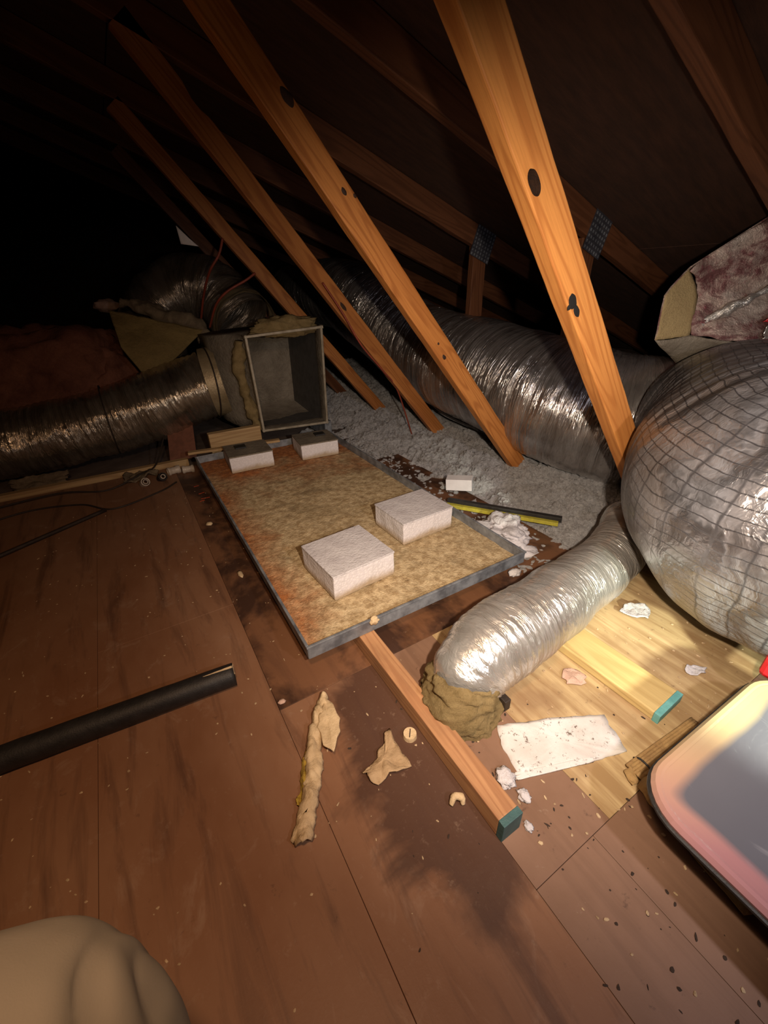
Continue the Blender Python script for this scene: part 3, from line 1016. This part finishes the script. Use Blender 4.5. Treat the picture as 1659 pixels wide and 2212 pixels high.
def ringdisp(pitch, amp, namp, nf=9, seed=0, sag=0.0):
    def f(s, a, p):
        return amp * math.sin(2 * math.pi * s / pitch + .9 * math.sin(a + seed) + 2.2 * mn.noise(V((s * 3, math.cos(a) + seed, math.sin(a))))) * (.4 + .9 * abs(mn.noise(p * 6))) + namp * fbm(p * nf + V((seed, 0, 0)), 2) + amp * .7 * mn.noise(V((s * 55, math.cos(a) * .8 + seed, math.sin(a) * .8)))
    return f
ld = thing('left_flex_duct', 'silver foil flexible duct lying along the left, joined to the open box', 'duct', (-.5, 2.55, .15))
o = tube('foil_sleeve', [V(p) - V((-.5, 2.55, .15)) for p in ((.40, 2.48, .34), (.22, 2.50, .285), (0, 2.53, .225), (-.3, 2.56, .175), (-.6, 2.58, .155), (-1.0, 2.6, .15), (-1.8, 2.62, .15))],
     [.165, .17, .165, .16, .16, .155, .155], 'foilB', ld, 260, 72, ringdisp(.030, .0034, .012, 6))
tube('duct_collar', [V(p) - V((-.5, 2.55, .15)) for p in ((.46, 2.47, .345), (.385, 2.485, .335))], .178, 'tape', ld, 10, 48, None, False)
wire('tie_strap', [V(p) - V((-.5, 2.55, .15)) for p in [(.395 + .03 * 0, 2.48 + .183 * math.cos(q), .335 + .183 * math.sin(q)) for q in [i * .45 for i in range(15)]]], .004, 'wire_dk', ld, 60)
wire('tie_strap', [V(p) - V((-.5, 2.55, .15)) for p in [(-.12, 2.54 + .172 * math.cos(q), .205 + .172 * math.sin(q)) for q in [i * .45 for i in range(15)]]], .003, 'wire_dk', ld, 60)

ar = thing('arched_flex_duct', 'dull dark foil duct arching over behind the open box', 'duct', (.5, 2.9, .6))
A0 = V((.5, 2.9, .6))
tube('foil_sleeve', [V(p) - A0 for p in ((.70, 2.78, .60), (.66, 2.85, .68), (.58, 2.95, .755), (.44, 3.02, .78), (.30, 3.05, .70), (.22, 3.05, .52), (.2, 3.05, .2), (.2, 3.05, .0))],
     [.17, .175, .185, .18, .18, .18, .18], 'foilD', ar, 160, 64, ringdisp(.07, .004, .022, 5, 3))
tube('duct_collar', [V(p) - A0 for p in ((.70, 2.70, .59), (.69, 2.79, .62))], .18, 'tape', ar, 10, 40, ringdisp(.05, .003, .01))
for pts, lab in (([(.581, 2.43, .996), (.55, 2.43, .93), (.50, 2.47, .86), (.475, 2.6, .76), (.45, 2.72, .62)], 'left red cable hanging from the fourth brace onto the arched duct'),
                 ([(.712, 2.43, .85), (.66, 2.43, .82), (.56, 2.45, .77), (.505, 2.5, .71), (.47, 2.6, .60)], 'right red cable looping from the fourth brace down to the box')):
    tag(wire('red_cable', pts, .006, 'wire_red', None, 50), lab, 'cable')
tag(wire('thin_cable', [(.80, 1.80, .80), (.88, 1.79, .68), (.96, 1.79, .55), (1.08, 1.80, .42), (1.2, 1.86, .3), (1.36, 1.95, .0)], .004, 'wire_red', None, 60), 'thin dark red wire hanging along the underside of the third brace', 'cable')

# batts and bits on the left
pk = blob('pink_batt', (-.33, 3.05, .30), (.48, .30, .36), 'fiber_p', None, .32, 1.7, 5, 2)
tag(pk, 'dim pink fibreglass batt mounded behind the left foil duct', 'insulation')
pk2 = blob('pink_batt', (.02, 2.95, .26), (.30, .20, .24), 'fiber_p', None, .3, 2.2, 5, 6)
tag(pk2, 'smaller pink fibreglass batt between the mound and the olive sheet', 'insulation')
ol = sheet('olive_batt', [(.026, 2.75, .697), (.439, 2.62, .584), (.109, 2.5, .369), (.029, 2.6, .535)], 'fiber_o', None, 30, .03, 3, .014, .0, 2)
tag(ol, 'olive brown paper-faced batt draped in a point over the left duct', 'insulation')
ed = tube('batt_edge', [(.09, 2.78, .735), (.20, 2.74, .70), (.32, 2.70, .65), (.42, 2.66, .60), (.41, 2.60, .53)], [.02, .035, .04, .045, .02], 'fiber_w', None, 70, 24, lambda s, a, p: .022 * fbm(p * 16, 5), True)
tag(ed, 'pale fluffy rolled edge of insulation above the olive batt', 'insulation')
tag(sheet('white_card', [(.395, 2.50, 1.048), (.40, 2.50, .975), (.478, 2.50, .966), (.440, 2.50, 1.0)], 'white', None, 6, .0, 5, .003), 'small white card caught beside the far brace above the arched duct', 'card')
tag(blob('pale_scrap', (.03, 3.2, .71), (.07, .05, .035), 'pinkpaper', None, .3, 2, 3, 8, False), 'dim pale scrap lying on the insulation left of the arched duct', 'scrap')

# floor clutter by the left duct
for i, (x0, y0, x1, y1, r, lab) in enumerate(((.06, 2.14, .115, 2.15, .017, 'short white plastic pipe piece in the row by the pan corner, middle one'), (.125, 2.13, .175, 2.12, .016, 'short white plastic pipe piece touching the pan corner'))):
    t = tag(tube('pipe_fitting', [(x0, y0, r), ((x0 + x1) / 2, (y0 + y1) / 2, r), (x1, y1, r)], r, 'pvc', None, 12, 20, lambda s, a, p: .003 if s < .012 or s > .04 else 0, False, .003), lab, 'fitting')
for (x, y, lab, mm) in ((-.045, 2.06, 'white plastic pipe ring lying open end up, leftmost of the fittings', 'pvc'), (.03, 2.08, 'black pipe coupling with a white inner ring beside the white fittings', 'rubber')):
    t = thing('pipe_coupling', lab, 'fitting', (x, y, .0), (math.radians(60), 0, .3))
    t.location = (x, y, .02)
    tube('coupling_ring', [(0, 0, -.03), (0, 0, 0), (0, 0, .012)], .019, mm, t, 8, 24, None, False, .004)
    tube('inner_ring', [(0, 0, .0), (0, 0, .008), (0, 0, .015)], .011, 'pvc', t, 4, 20, None, False, .003)
tl = tag(boxo('terracotta_tile', (0, .13, 0, .22, 0, .012), 'brick', None, .003), 'reddish brown tile leaning beside the back left corner of the pan', 'tile')
tl.location = (.09, 2.30, .01)
tl.rotation_euler = (math.radians(38), 0, math.radians(-12))
tag(sheet('grey_rag', [(-.12, 2.12, .003), (.02, 2.17, .003), (.0, 2.25, .003), (-.13, 2.24, .003)], 'fiber_w', None, 20, .03, 14, .006, .12, 4), 'dusty grey scrap between the left duct and the pipe fittings', 'rag')
tag(sheet('grey_rag', [(-.55, 2.29, .01), (-.36, 2.29, .01), (-.34, 2.34, .05), (-.56, 2.34, .05)], 'fiber_w', None, 20, .03, 14, .006, .12, 8), 'dusty pale scrap wedged under the left duct', 'rag')
tag(wire('floor_cable', [(-.75, 1.95, .005), (-.5, 2.05, .006), (-.3, 2.0, .006), (-.18, 1.88, .005), (0, 1.95, .005), (.08, 2.02, .005)], .0035, 'wire_dk', None, 80), 'thin black cable snaking across the floor left of the pan', 'cable')
tag(wire('floor_cable', [(-.8, 2.12, .005), (-.4, 2.15, .02), (-.2, 2.1, .006), (-.05, 2.16, .03), (.02, 2.24, .03), (.1, 2.4, .12)], .0035, 'wire_dk', None, 80), 'dark cable tangled along the pale edge strip below the left duct', 'cable')
tag(wire('metal_rod', [(-.86, 1.50, .008), (-.5, 1.71, .008), (-.207, 1.88, .008)], .008, 'wire_dk', None, 20), 'straight dark rod on the floor at the left edge', 'rod')
for k, (x, y, w_, a) in enumerate(((.150, 1.93, .022, .1), (.157, 1.84, .025, .2), (.162, 1.78, .035, -.1), (.145, 1.76, .02, .1))):
    o = boxo('spray_mark', (-w_ / 2, w_ / 2, -.003, .003, 0, .0004), 'spray', floor, 0)
    o.location = (x, y, .0001)
    o.rotation_euler = (0, 0, a)

# ------------------------------------------------------------------ long foil duct on the right
rd = thing('long_flex_duct', 'long wrinkled silver foil duct running behind the braces on the right', 'duct', (1.5, 1.5, .1))
D0 = V((1.5, 1.5, .1))
RD = [(1.45, 3.9, .72), (1.46, 3.0, .72), (1.47, 2.6, .64), (1.55, 2.2, .46), (1.54, 1.8, .40), (1.54, 1.45, .37), (1.57, 1.14, .32), (1.68, .90, .285), (1.88, .72, .29), (2.15, .58, .34), (2.5, .45, .40)]
tube('foil_sleeve', [V(p) - D0 for p in RD], [.21, .22, .235, .24, .245, .25, .25, .25, .24, .23, .23], 'foilA', rd, 420, 96, ringdisp(.024, .0024, .010, 4, 1.5))
wire('black_seam', [V(p) - D0 for p in ((1.44, 2.0, .225), (1.40, 1.7, .175), (1.44, 1.35, .135), (1.50, 1.05, .092), (1.60, .86, .06))], .005, 'rubber', rd, 50)

# ------------------------------------------------------------------ bulging duct elbow at the right edge
be = thing('foil_duct_elbow', 'big bulging foil duct elbow with black net showing through at the right edge', 'duct', (1.16, .2, .08))
E0 = V((1.16, .2, .08))
BE = [(2.15, .80, .36), (1.80, .64, .37), (1.48, .47, .375), (1.23, .33, .355), (1.125, .22, .345), (1.18, .07, .355), (1.42, -.08, .42), (1.80, -.2, .48)]
tube('foil_sleeve', [V(p) - E0 for p in BE], [.23, .24, .26, .275, .278, .27, .25, .24], 'scrim', be, 300, 120, ringdisp(.04, .0022, .024, 2.6, 4))

# ------------------------------------------------------------------ small boot duct
bt = thing('boot_duct', 'small foil duct bending down into the floor beside the wood stud', 'duct', (.45, .44, 0))
B0 = V((.45, .44, 0))
BT = [(.445, .435, .015), (.445, .437, .045), (.462, .44, .075), (.52, .447, .098), (.63, .46, .100), (.78, .475, .095), (.94, .50, .088), (1.10, .53, .085), (1.28, .60, .09)]
tube('foil_sleeve', [V(p) - B0 for p in BT], [.062, .070, .080, .084, .086, .084, .080, .078, .078], 'foilC', bt, 260, 72, ringdisp(.017, .0016, .008, 7, 8))
o = tube('fibreglass_wrap', [V(p) - B0 for p in ((.43, .425, .0), (.43, .425, .03), (.437, .43, .06), (.445, .435, .085))], [.084, .082, .080, .066], 'fiber_y', bt, 40, 60,
     lambda s, a, p: .014 * fbm(p * 12, 5) + .010 * fbm(p * 55, 4))
o['label'] = 'amber torn fibreglass collar around the duct foot'
boxo('blue_tab', (.045, .062, -.078, -.058, .0, .03), 'wire_dk', bt, .002)

# ------------------------------------------------------------------ duct board box, upper right
db = thing('duct_board_box', 'maroon-printed foil duct board box with a raw cream cut corner', 'duct', (1.52, .8, .5))
Q0 = V((1.52, .8, .5))
V1, V2, V3, V4 = V((1.523, .80, .611)), V((1.508, .80, .742)), V((1.600, .795, .815)), V((1.80, .68, .965))
V5 = V((2.05, .53, .80)); V6 = V((1.71, .62, .600)); V7 = V((1.775, .75, .452)); V8 = V((2.1, .45, .50))
back = V((.44, .20, -.05))
def poly(name, faces, m, par, sub=0, amp=0, seed=0, thick=0):
    bm = bmesh.new()
    cache = {}
    def vert(p):
        key = tuple(round(c, 5) for c in p)
        if key not in cache: cache[key] = bm.verts.new(p - Q0)
        return cache[key]
    for f in faces: bm.faces.new([vert(p) for p in f])
    if sub:
        bmesh.ops.triangulate(bm, faces=[f for f in bm.faces if len(f.verts) > 4])
        bmesh.ops.subdivide_edges(bm, edges=bm.edges, cuts=sub, use_grid_fill=True)
        for v in bm.verts:
            p = v.co * 9 + V((seed, 0, 0))
            v.co += V((fbm(p), fbm(p + V((7, 0, 0))), fbm(p + V((0, 7, 0))))) * amp
    bmesh.ops.recalc_face_normals(bm, faces=bm.faces)
    o = obj(name, bm, m, par, True)
    if thick:
        md = o.modifiers.new('thickness', 'SOLIDIFY')
        md.thickness = thick
        md.offset = 0
    return o
C1, C2 = V((1.640, .765, .735)), V((1.62, .745, .622))
poly('cut_board_face', [(V1, C2, C1, V2), (V2, C1, V3)], 'cream', db, 8, .004, 1, .004)['label'] = 'raw cream cut edge'
poly('printed_facing', [(V3, C1, V5, V4), (C1, C2, V6, V5), (V6, V8, V5)], 'maroon', db, 12, .022, 4, .004)
poly('underside_facing', [(V1, V7, V6, C2), (V7, V8 - V((0, 0, .12)), V8, V6)], 'mastic', db, 8, .006, 6, .004)['label'] = 'grey green lower facing'
poly('rear_facing', [(V2, V3, V3 + back, V2 + back), (V3, V4, V4 + back, V3 + back), (V1, V2, V2 + back, V1 + back), (V7, V1, V1 + back, V7 + back)], 'maroon', db, 3, .006, 8, .004)
tube('foil_flap', [p - Q0 for p in (V((1.655, .74, .655)), V((1.69, .70, .69)), V((1.74, .66, .73)), V((1.82, .61, .78)))], [.012, .016, .012, .006], 'foilC', db, 40, 16, lambda s, a, p: .010 * fbm(p * 30))
sheet('foil_flap', [p - Q0 for p in (V((1.74, .60, .60)), V((1.80, .545, .60)), V((1.84, .53, .68)), V((1.76, .60, .665)))], 'foilC', db, 20, .03, 20, .002, .1, 3)
sheet('red_foil_flap', [p - Q0 for p in (V((1.72, .60, .665)), V((1.80, .55, .66)), V((1.82, .54, .71)), V((1.76, .585, .70)))], 'red', db, 14, .03, 24, .002, .15, 5)
tube('mastic_drip', [p - Q0 for p in (V((1.74, .58, .60)), V((1.66, .63, .575)), V((1.665, .66, .53)), V((1.65, .66, .47)))], [.006, .016, .012, .018], 'cream', db, 40, 16, lambda s, a, p: .009 * fbm(p * 30))

# ------------------------------------------------------------------ scraps and small things on the floor
pp = thing('foam_pipe_cover', 'black foam pipe cover lying on the brown floor with a split pale end', 'pipe', (0, .745, .026))
PP = [(.035, .0, 0), (-.10, .012, 0), (-.40, .038, 0), (-.75, .065, 0), (-1.3, .10, 0)]
tube('foam_sleeve', PP, .0255, 'rubber', pp, 60, 32, lambda s, a, p: .0006 * fbm(p * 25), False, .008)
sheet('split_end', [(.030, -.012, .018), (.036, .010, .022), (.037, .016, .002), (.036, -.006, .004)], 'paper', pp, 8, .002, 30, .0012, .1, 1)
sheet('split_end', [(.034, -.004, .0245), (.034, .001, .0262), (-.028, .004, .0262), (-.020, .002, .0262)], 'paper', pp, 8, .001, 30, .0012, .1, 2)

fs = thing('torn_insulation_strip', 'long torn cream strip of insulation paper on the floor', 'scrap', (.12, .46, 0))
S0 = V((.12, .46, 0))
def rel(P): return [(x - .12, y - .46) for x, y in P]
# the limp ribbon: a chain of overlapping crumpled segments joined along one outline strip
def ribbon(name, left, right, z, m, par, seed=0, hump=.014):
    bm = bmesh.new()
    n, k = 70, 12
    A, B = catmull([(*p, 0) for p in left], n), catmull([(*p, 0) for p in right], n)
    g = []
    for i in range(n + 1):
        row = []
        for q in range(k + 1):
            t = q / k
            p = A[i].lerp(B[i], t)
            p += V((fbm((p.x * 55 + seed, p.y * 55, 0), 4), fbm((p.x * 55, p.y * 55, seed + 3), 4), 0)) * .0045
            h = z + hump * math.sin(math.pi * t) ** .6 + .010 * fbm((p.x * 70, p.y * 35, seed), 5)
            row.append(bm.verts.new((p.x, p.y, max(.001, h))))
        g.append(row)
    for i in range(n):
        for q in range(k):
            bm.faces.new((g[i][q], g[i + 1][q], g[i + 1][q + 1], g[i][q + 1]))
    bmesh.ops.recalc_face_normals(bm, faces=bm.faces)
    o = obj(name, bm, m, par, True)
    md = o.modifiers.new('thickness', 'SOLIDIFY')
    md.thickness = .0018
    return o
ribbon('paper_roll', rel([(.186, .596), (.168, .591), (.140, .551), (.109, .502), (.082, .449), (.054, .404), (.034, .378), (.036, .362)]),
       rel([(.194, .590), (.182, .566), (.158, .528), (.136, .496), (.123, .457), (.103, .426), (.081, .392), (.060, .356)]), .004, 'paper', fs, 2)
ribbon('amber_lining', rel([(.128, .535), (.112, .512), (.096, .492), (.074, .450), (.057, .421)]), rel([(.132, .530), (.122, .514), (.104, .478), (.084, .445), (.064, .414)]), .001, 'amber', fs, 5, .007)
outline('paper_flap', rel([(.186, .585), (.194, .558), (.190, .522), (.179, .496), (.151, .462), (.147, .472), (.138, .487), (.146, .526), (.165, .558)]), .020, .0015, 'paper', fs, .004, 3)
sc = outline('paper_scrap', [(.269, .456), (.264, .428), (.265, .400), (.265, .369), (.238, .372), (.223, .376), (.196, .372), (.187, .384), (.190, .399), (.180, .409), (.199, .410), (.219, .419), (.241, .432), (.254, .446)], .004, .0015, 'paper_tan', None, .012, 1, 3)
tag(sc, 'tan star-shaped torn scrap lying between the strip and the wood stud', 'scrap')
cp = thing('round_cap', 'small round cream cap beside the tan torn scrap', 'cap', (.298, .424, 0))
bm = bmesh.new()
bmesh.ops.create_cone(bm, segments=28, radius1=.014, radius2=.013, depth=.010, cap_ends=True, matrix=Matrix.Translation((0, 0, .005)))
obj('cap_disc', bm, 'paper', cp)
boxo('cap_slot', (-.009, .009, -.001, .001, .0098, .0106), 'dirtm', cp, 0, Matrix.Rotation(.9, 4, 'Z'))
wp = outline('white_foam_board', [(.458, .348), (.515, .322), (.570, .297), (.620, .272), (.663, .247), (.648, .212), (.632, .178), (.590, .190), (.531, .210), (.470, .236), (.425, .262), (.436, .304)], .003, .007, 'dirty_white', None, .003, 6, 5)
tag(wp, 'dirty white foam board scrap lying below the foil elbow', 'board')
wl = sheet('foam_board_strip', [(.415, .250, .002), (.56, .198, .002), (.565, .205, .002), (.42, .262, .002)], 'dirty_white', None, 14, .002, 20, .004, .05, 7)
tag(wl, 'narrow broken strip along the near edge of the white foam board', 'board')

wb = boxo('white_box', (0, .105, 0, .052, 0, .048), 'white', None, .0015)
wb.location = (1.012, 1.205, .038)
wb.rotation_euler = (0, math.radians(-4), math.radians(-47))
tag(wb, 'small plain white box lying on debris right of the pan', 'box')
lv = thing('spirit_level', 'black and yellow straight bar lying on the insulation behind the pan corner', 'tool', (.955, 1.125, .022), (0, 0, math.atan2(.787 - 1.109, 1.218 - .989)))
boxo('black_bar', (0, .42, -.002, .018, .008, .026), 'rubber', lv, .001)
boxo('yellow_face', (0, .41, -.020, -.003, 0, .014), 'yellowp', lv, .001)
cr = blob('crumpled_paper', (1.00, .86, .022), (.075, .085, .040), 'tissue', None, .55, 1.6, 5, 3)
tag(cr, 'crumpled white paper wad outside the right pan corner', 'paper')
cr2 = outline('crumpled_paper', [(.94, .84), (1.0, .80), (1.02, .74), (.99, .70), (.93, .74), (.90, .79)], .006, .002, 'tissue', None, .02, 4)
tag(cr2, 'flat white tissue scrap under the right corner of the pan', 'paper')
tag(blob('tissue_scrap', (.865, .685, .008), (.022, .014, .012), 'tissue', None, .5, 2, 3, 5), 'small white wad just below the right pan corner', 'scrap')
ps = outline('pink_scrap', [(.668, .352), (.690, .368), (.715, .352), (.718, .330), (.700, .316), (.678, .322), (.662, .336)], .004, .002, 'pinkpaper', None, .008, 6)
tag(ps, 'pink torn scrap between the foil elbow and the yellow board', 'scrap')
ws = outline('white_scrap', [(.915, .214), (.935, .222), (.958, .210), (.962, .196), (.944, .190), (.922, .198)], .004, .002, 'tissue', None, .008, 8)
tag(ws, 'white torn scrap alone on the plywood right of the yellow board', 'scrap')
wc = outline('foam_crumbs', [(.97, .41), (1.0, .42), (1.045, .40), (1.05, .37), (1.01, .355), (.98, .37)], .004, .003, 'tissue', None, .014, 9)
tag(wc, 'pale crumbly foam patch under the end of the small duct', 'scrap')
cc = tube('curled_scrap', [(.285, .281, .006), (.297, .284, .014), (.306, .277, .012), (.304, .270, .005)], [.004, .006, .006, .003], 'paper', None, 30, 12, lambda s, a, p: .002 * fbm(p * 80), True)
tag(cc, 'small curled cream scrap left of the wood stud', 'scrap')
for (x, y, s, lab) in ((.398, .262, .016, 'white foam crumb against the stud near the white board'), (.405, .225, .010, 'smaller white foam crumb lower along the stud'), (.375, .188, .007, 'white foam crumb beside the teal end of the stud')):
    tag(blob('foam_crumb', (x, y, s * .4), (s, s * 1.2, s * .6), 'tissue', None, .5, 2, 3, s * 900), lab, 'scrap')
tag(blob('wood_sliver', (.148, 1.145, .004), (.008, .020, .004), 'paper', None, .4, 2, 2, 3), 'pale sliver on the floor left of the middle of the pan', 'scrap')
tag(blob('wood_sliver', (.13, 1.53, .005), (.012, .012, .006), 'paper', None, .4, 2, 2, 5), 'pale crumb on the floor left of the far pan', 'scrap')
tag(blob('wood_sliver', (.105, .635, .004), (.008, .006, .004), 'pinkpaper', None, .4, 2, 2, 7), 'small pink crumb just above the torn strip', 'scrap')

cb = thing('cardboard_strip', 'narrow tan corrugated cardboard strip poking out from beneath the bin lid', 'cardboard', (.60, .145, .0), (0, 0, math.radians(-4)))
for i in range(6):
    tube('flute', [(0, -.010 + i * .005, .008), (.08, -.010 + i * .005, .010), (.20, -.010 + i * .005, .009)], .0032, 'cardboard', cb, 12, 8, lambda s, a, p: .0006 * fbm(p * 90), True)
wire('black_band', [(.028, -.016, .004), (.028, -.008, .0145), (.028, .010, .0145), (.028, .02, .004)], .0018, 'rubber', cb, 16)
outline('frayed_end', [(-.022, -.012), (-.004, -.015), (.004, .012), (-.012, .01), (-.018, .0)], .004, .002, 'cardboard', cb, .010, 2)
cb2 = outline('shredded_cardboard', [(.585, .13), (.622, .135), (.60, .06), (.575, -.02), (.56, -.06), (.545, -.05), (.56, .03), (.572, .09)], .003, .002, 'cardboard', None, .012, 5)
tag(cb2, 'frayed shredded cardboard along the left edge of the bin lid', 'cardboard')

# ------------------------------------------------------------------ storage bin, lower right
sb = thing('storage_bin', 'clear plastic storage bin with a rounded tinted lid in the lower right corner', 'bin', (.56, .075, 0), (0, 0, math.radians(-1.5)))
def rrect(x0, x1, y0, y1, r, n=8):
    P = []
    for cx, cy, a0 in ((x1 - r, y1 - r, 0), (x0 + r, y1 - r, 90), (x0 + r, y0 + r, 180), (x1 - r, y0 + r, 270)):
        for k in range(n + 1):
            a = math.radians(a0 + 90 * k / n)
            P.append((cx + r * math.cos(a), cy + r * math.sin(a)))
    return P
def stack(levels, m, name, par, top=False, bot=False, skew=None):
    bm = bmesh.new()
    R = []
    for (pr, z) in levels:
        R.append([bm.verts.new((x, y, z)) for x, y in pr])
    k = len(R[0])
    for i in range(len(R) - 1):
        for j in range(k):
            bm.faces.new((R[i][j], R[i][(j + 1) % k], R[i + 1][(j + 1) % k], R[i + 1][j]))
    if top: bm.faces.new(R[-1])
    if bot: bm.faces.new(R[0][::-1])
    bmesh.ops.recalc_face_normals(bm, faces=bm.faces)
    return obj(name, bm, m, par, False)
HB = .115
x0, x1, y0, y1 = -.070, .36, -.46, .042
def rr(i, r=.075): return rrect(x0 + i, x1 - i, y0 + i, y1 - i, max(.012, r - i))
stack([(rr(.11, .13), 0), (rr(.075, .11), HB - .02), (rr(.02, .07), HB - .004)], 'bin_body', 'bin_walls', sb, False, True)
stack([(rr(.004), HB - .010), (rr(-.002), HB - .006), (rr(-.002), HB - .002), (rr(.004), HB)], 'rubber', 'lid_skirt', sb)
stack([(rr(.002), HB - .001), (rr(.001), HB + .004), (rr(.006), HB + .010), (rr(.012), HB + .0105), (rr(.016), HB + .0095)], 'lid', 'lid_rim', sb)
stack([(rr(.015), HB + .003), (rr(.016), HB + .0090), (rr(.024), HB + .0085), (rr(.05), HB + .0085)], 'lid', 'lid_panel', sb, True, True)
bm = bmesh.new()
box(bm, .362, .45, .0, .05, HB - .02, HB + .035, .010)
obj('latch_handle', bm, 'red', sb)['label'] = 'bright red latch handle'

# ------------------------------------------------------------------ person: kneeling leg at the lower left
pe = thing('person', 'knee of a crouching person in khaki trousers at the lower left', 'person', (-.13, .0, 0))
def leg_mesh():
    me = bpy.data.meshes.new('trouser_leg')
    pts = [(-.66, .0, .33, .13), (-.50, .055, .355, .112), (-.35, .112, .376, .090), (-.25, .160, .392, .078), (-.178, .198, .392, .070), (-.150, .190, .31, .066), (-.160, .13, .20, .066), (-.17, .08, .11, .062), (-.175, .045, .07, .058)]
    me.from_pydata([(p[0] + .13, p[1], p[2]) for p in pts], [(i, i + 1) for i in range(len(pts) - 1)], [])
    o = bpy.data.objects.new('trouser_leg', me)
    COL.objects.link(o)
    o.parent = pe
    md = o.modifiers.new('skin', 'SKIN')
    md.use_smooth_shade = True
    for i, p in enumerate(pts):
        me.skin_vertices[0].data[i].radius = (p[3], p[3])
    me.skin_vertices[0].data[0].use_root = True
    s = o.modifiers.new('sub', 'SUBSURF')
    s.levels = s.render_levels = 5
    dg = bpy.context.evaluated_depsgraph_get()
    me2 = bpy.data.meshes.new_from_object(o.evaluated_get(dg))
    o.modifiers.clear()
    o.data = me2
    for v in me2.vertices:
        c = v.co
        n = v.normal
        # folds radiate from the knee cap toward the shin and the hip
        k = math.atan2(c.x - .010, -(c.y - .270))
        dist = math.hypot(c.x - .010, c.y - .270)
        amp = min(1, max(0, (dist - .035) / .05))
        ph = k * 11 + 2.6 * mn.noise(c * 8) + 14 * mn.noise(V((k * .8, 0, 3)))
        right = min(1, max(.0, (k + .55) / .5))
        v.co = c + n * (.0030 * right * amp * math.sin(ph) - .0030 * right * amp * (1 - abs(math.sin(ph * .5 + 1))) ** 4 + .0022 * math.sin(dist * 70 + 3 * mn.noise(c * 5)) * (1 - right) + .004 * fbm(c * 10, 3))
    me2.materials.clear()
    me2.materials.append(MT['cloth'])
    for p in me2.polygons: p.use_smooth = True
    return o
leg_mesh()
shoe = bmesh.new()
bmesh.ops.create_uvsphere(shoe, u_segments=28, v_segments=16, radius=1)
for v in shoe.verts:
    c = v.co
    t = (c.y + 1) / 2
    wdt = .042 + .010 * math.sin(t * 3.1)
    hgt = .075 * (1 - .45 * t)
    z = max(-.02, c.z * hgt) if c.z < 0 else c.z * hgt
    v.co = V((c.x * wdt, c.y * .13 + .055 - .03, z + .022))
so = obj('shoe', shoe, 'shoe', pe, True)
so.location = (-.055, .0, 0)
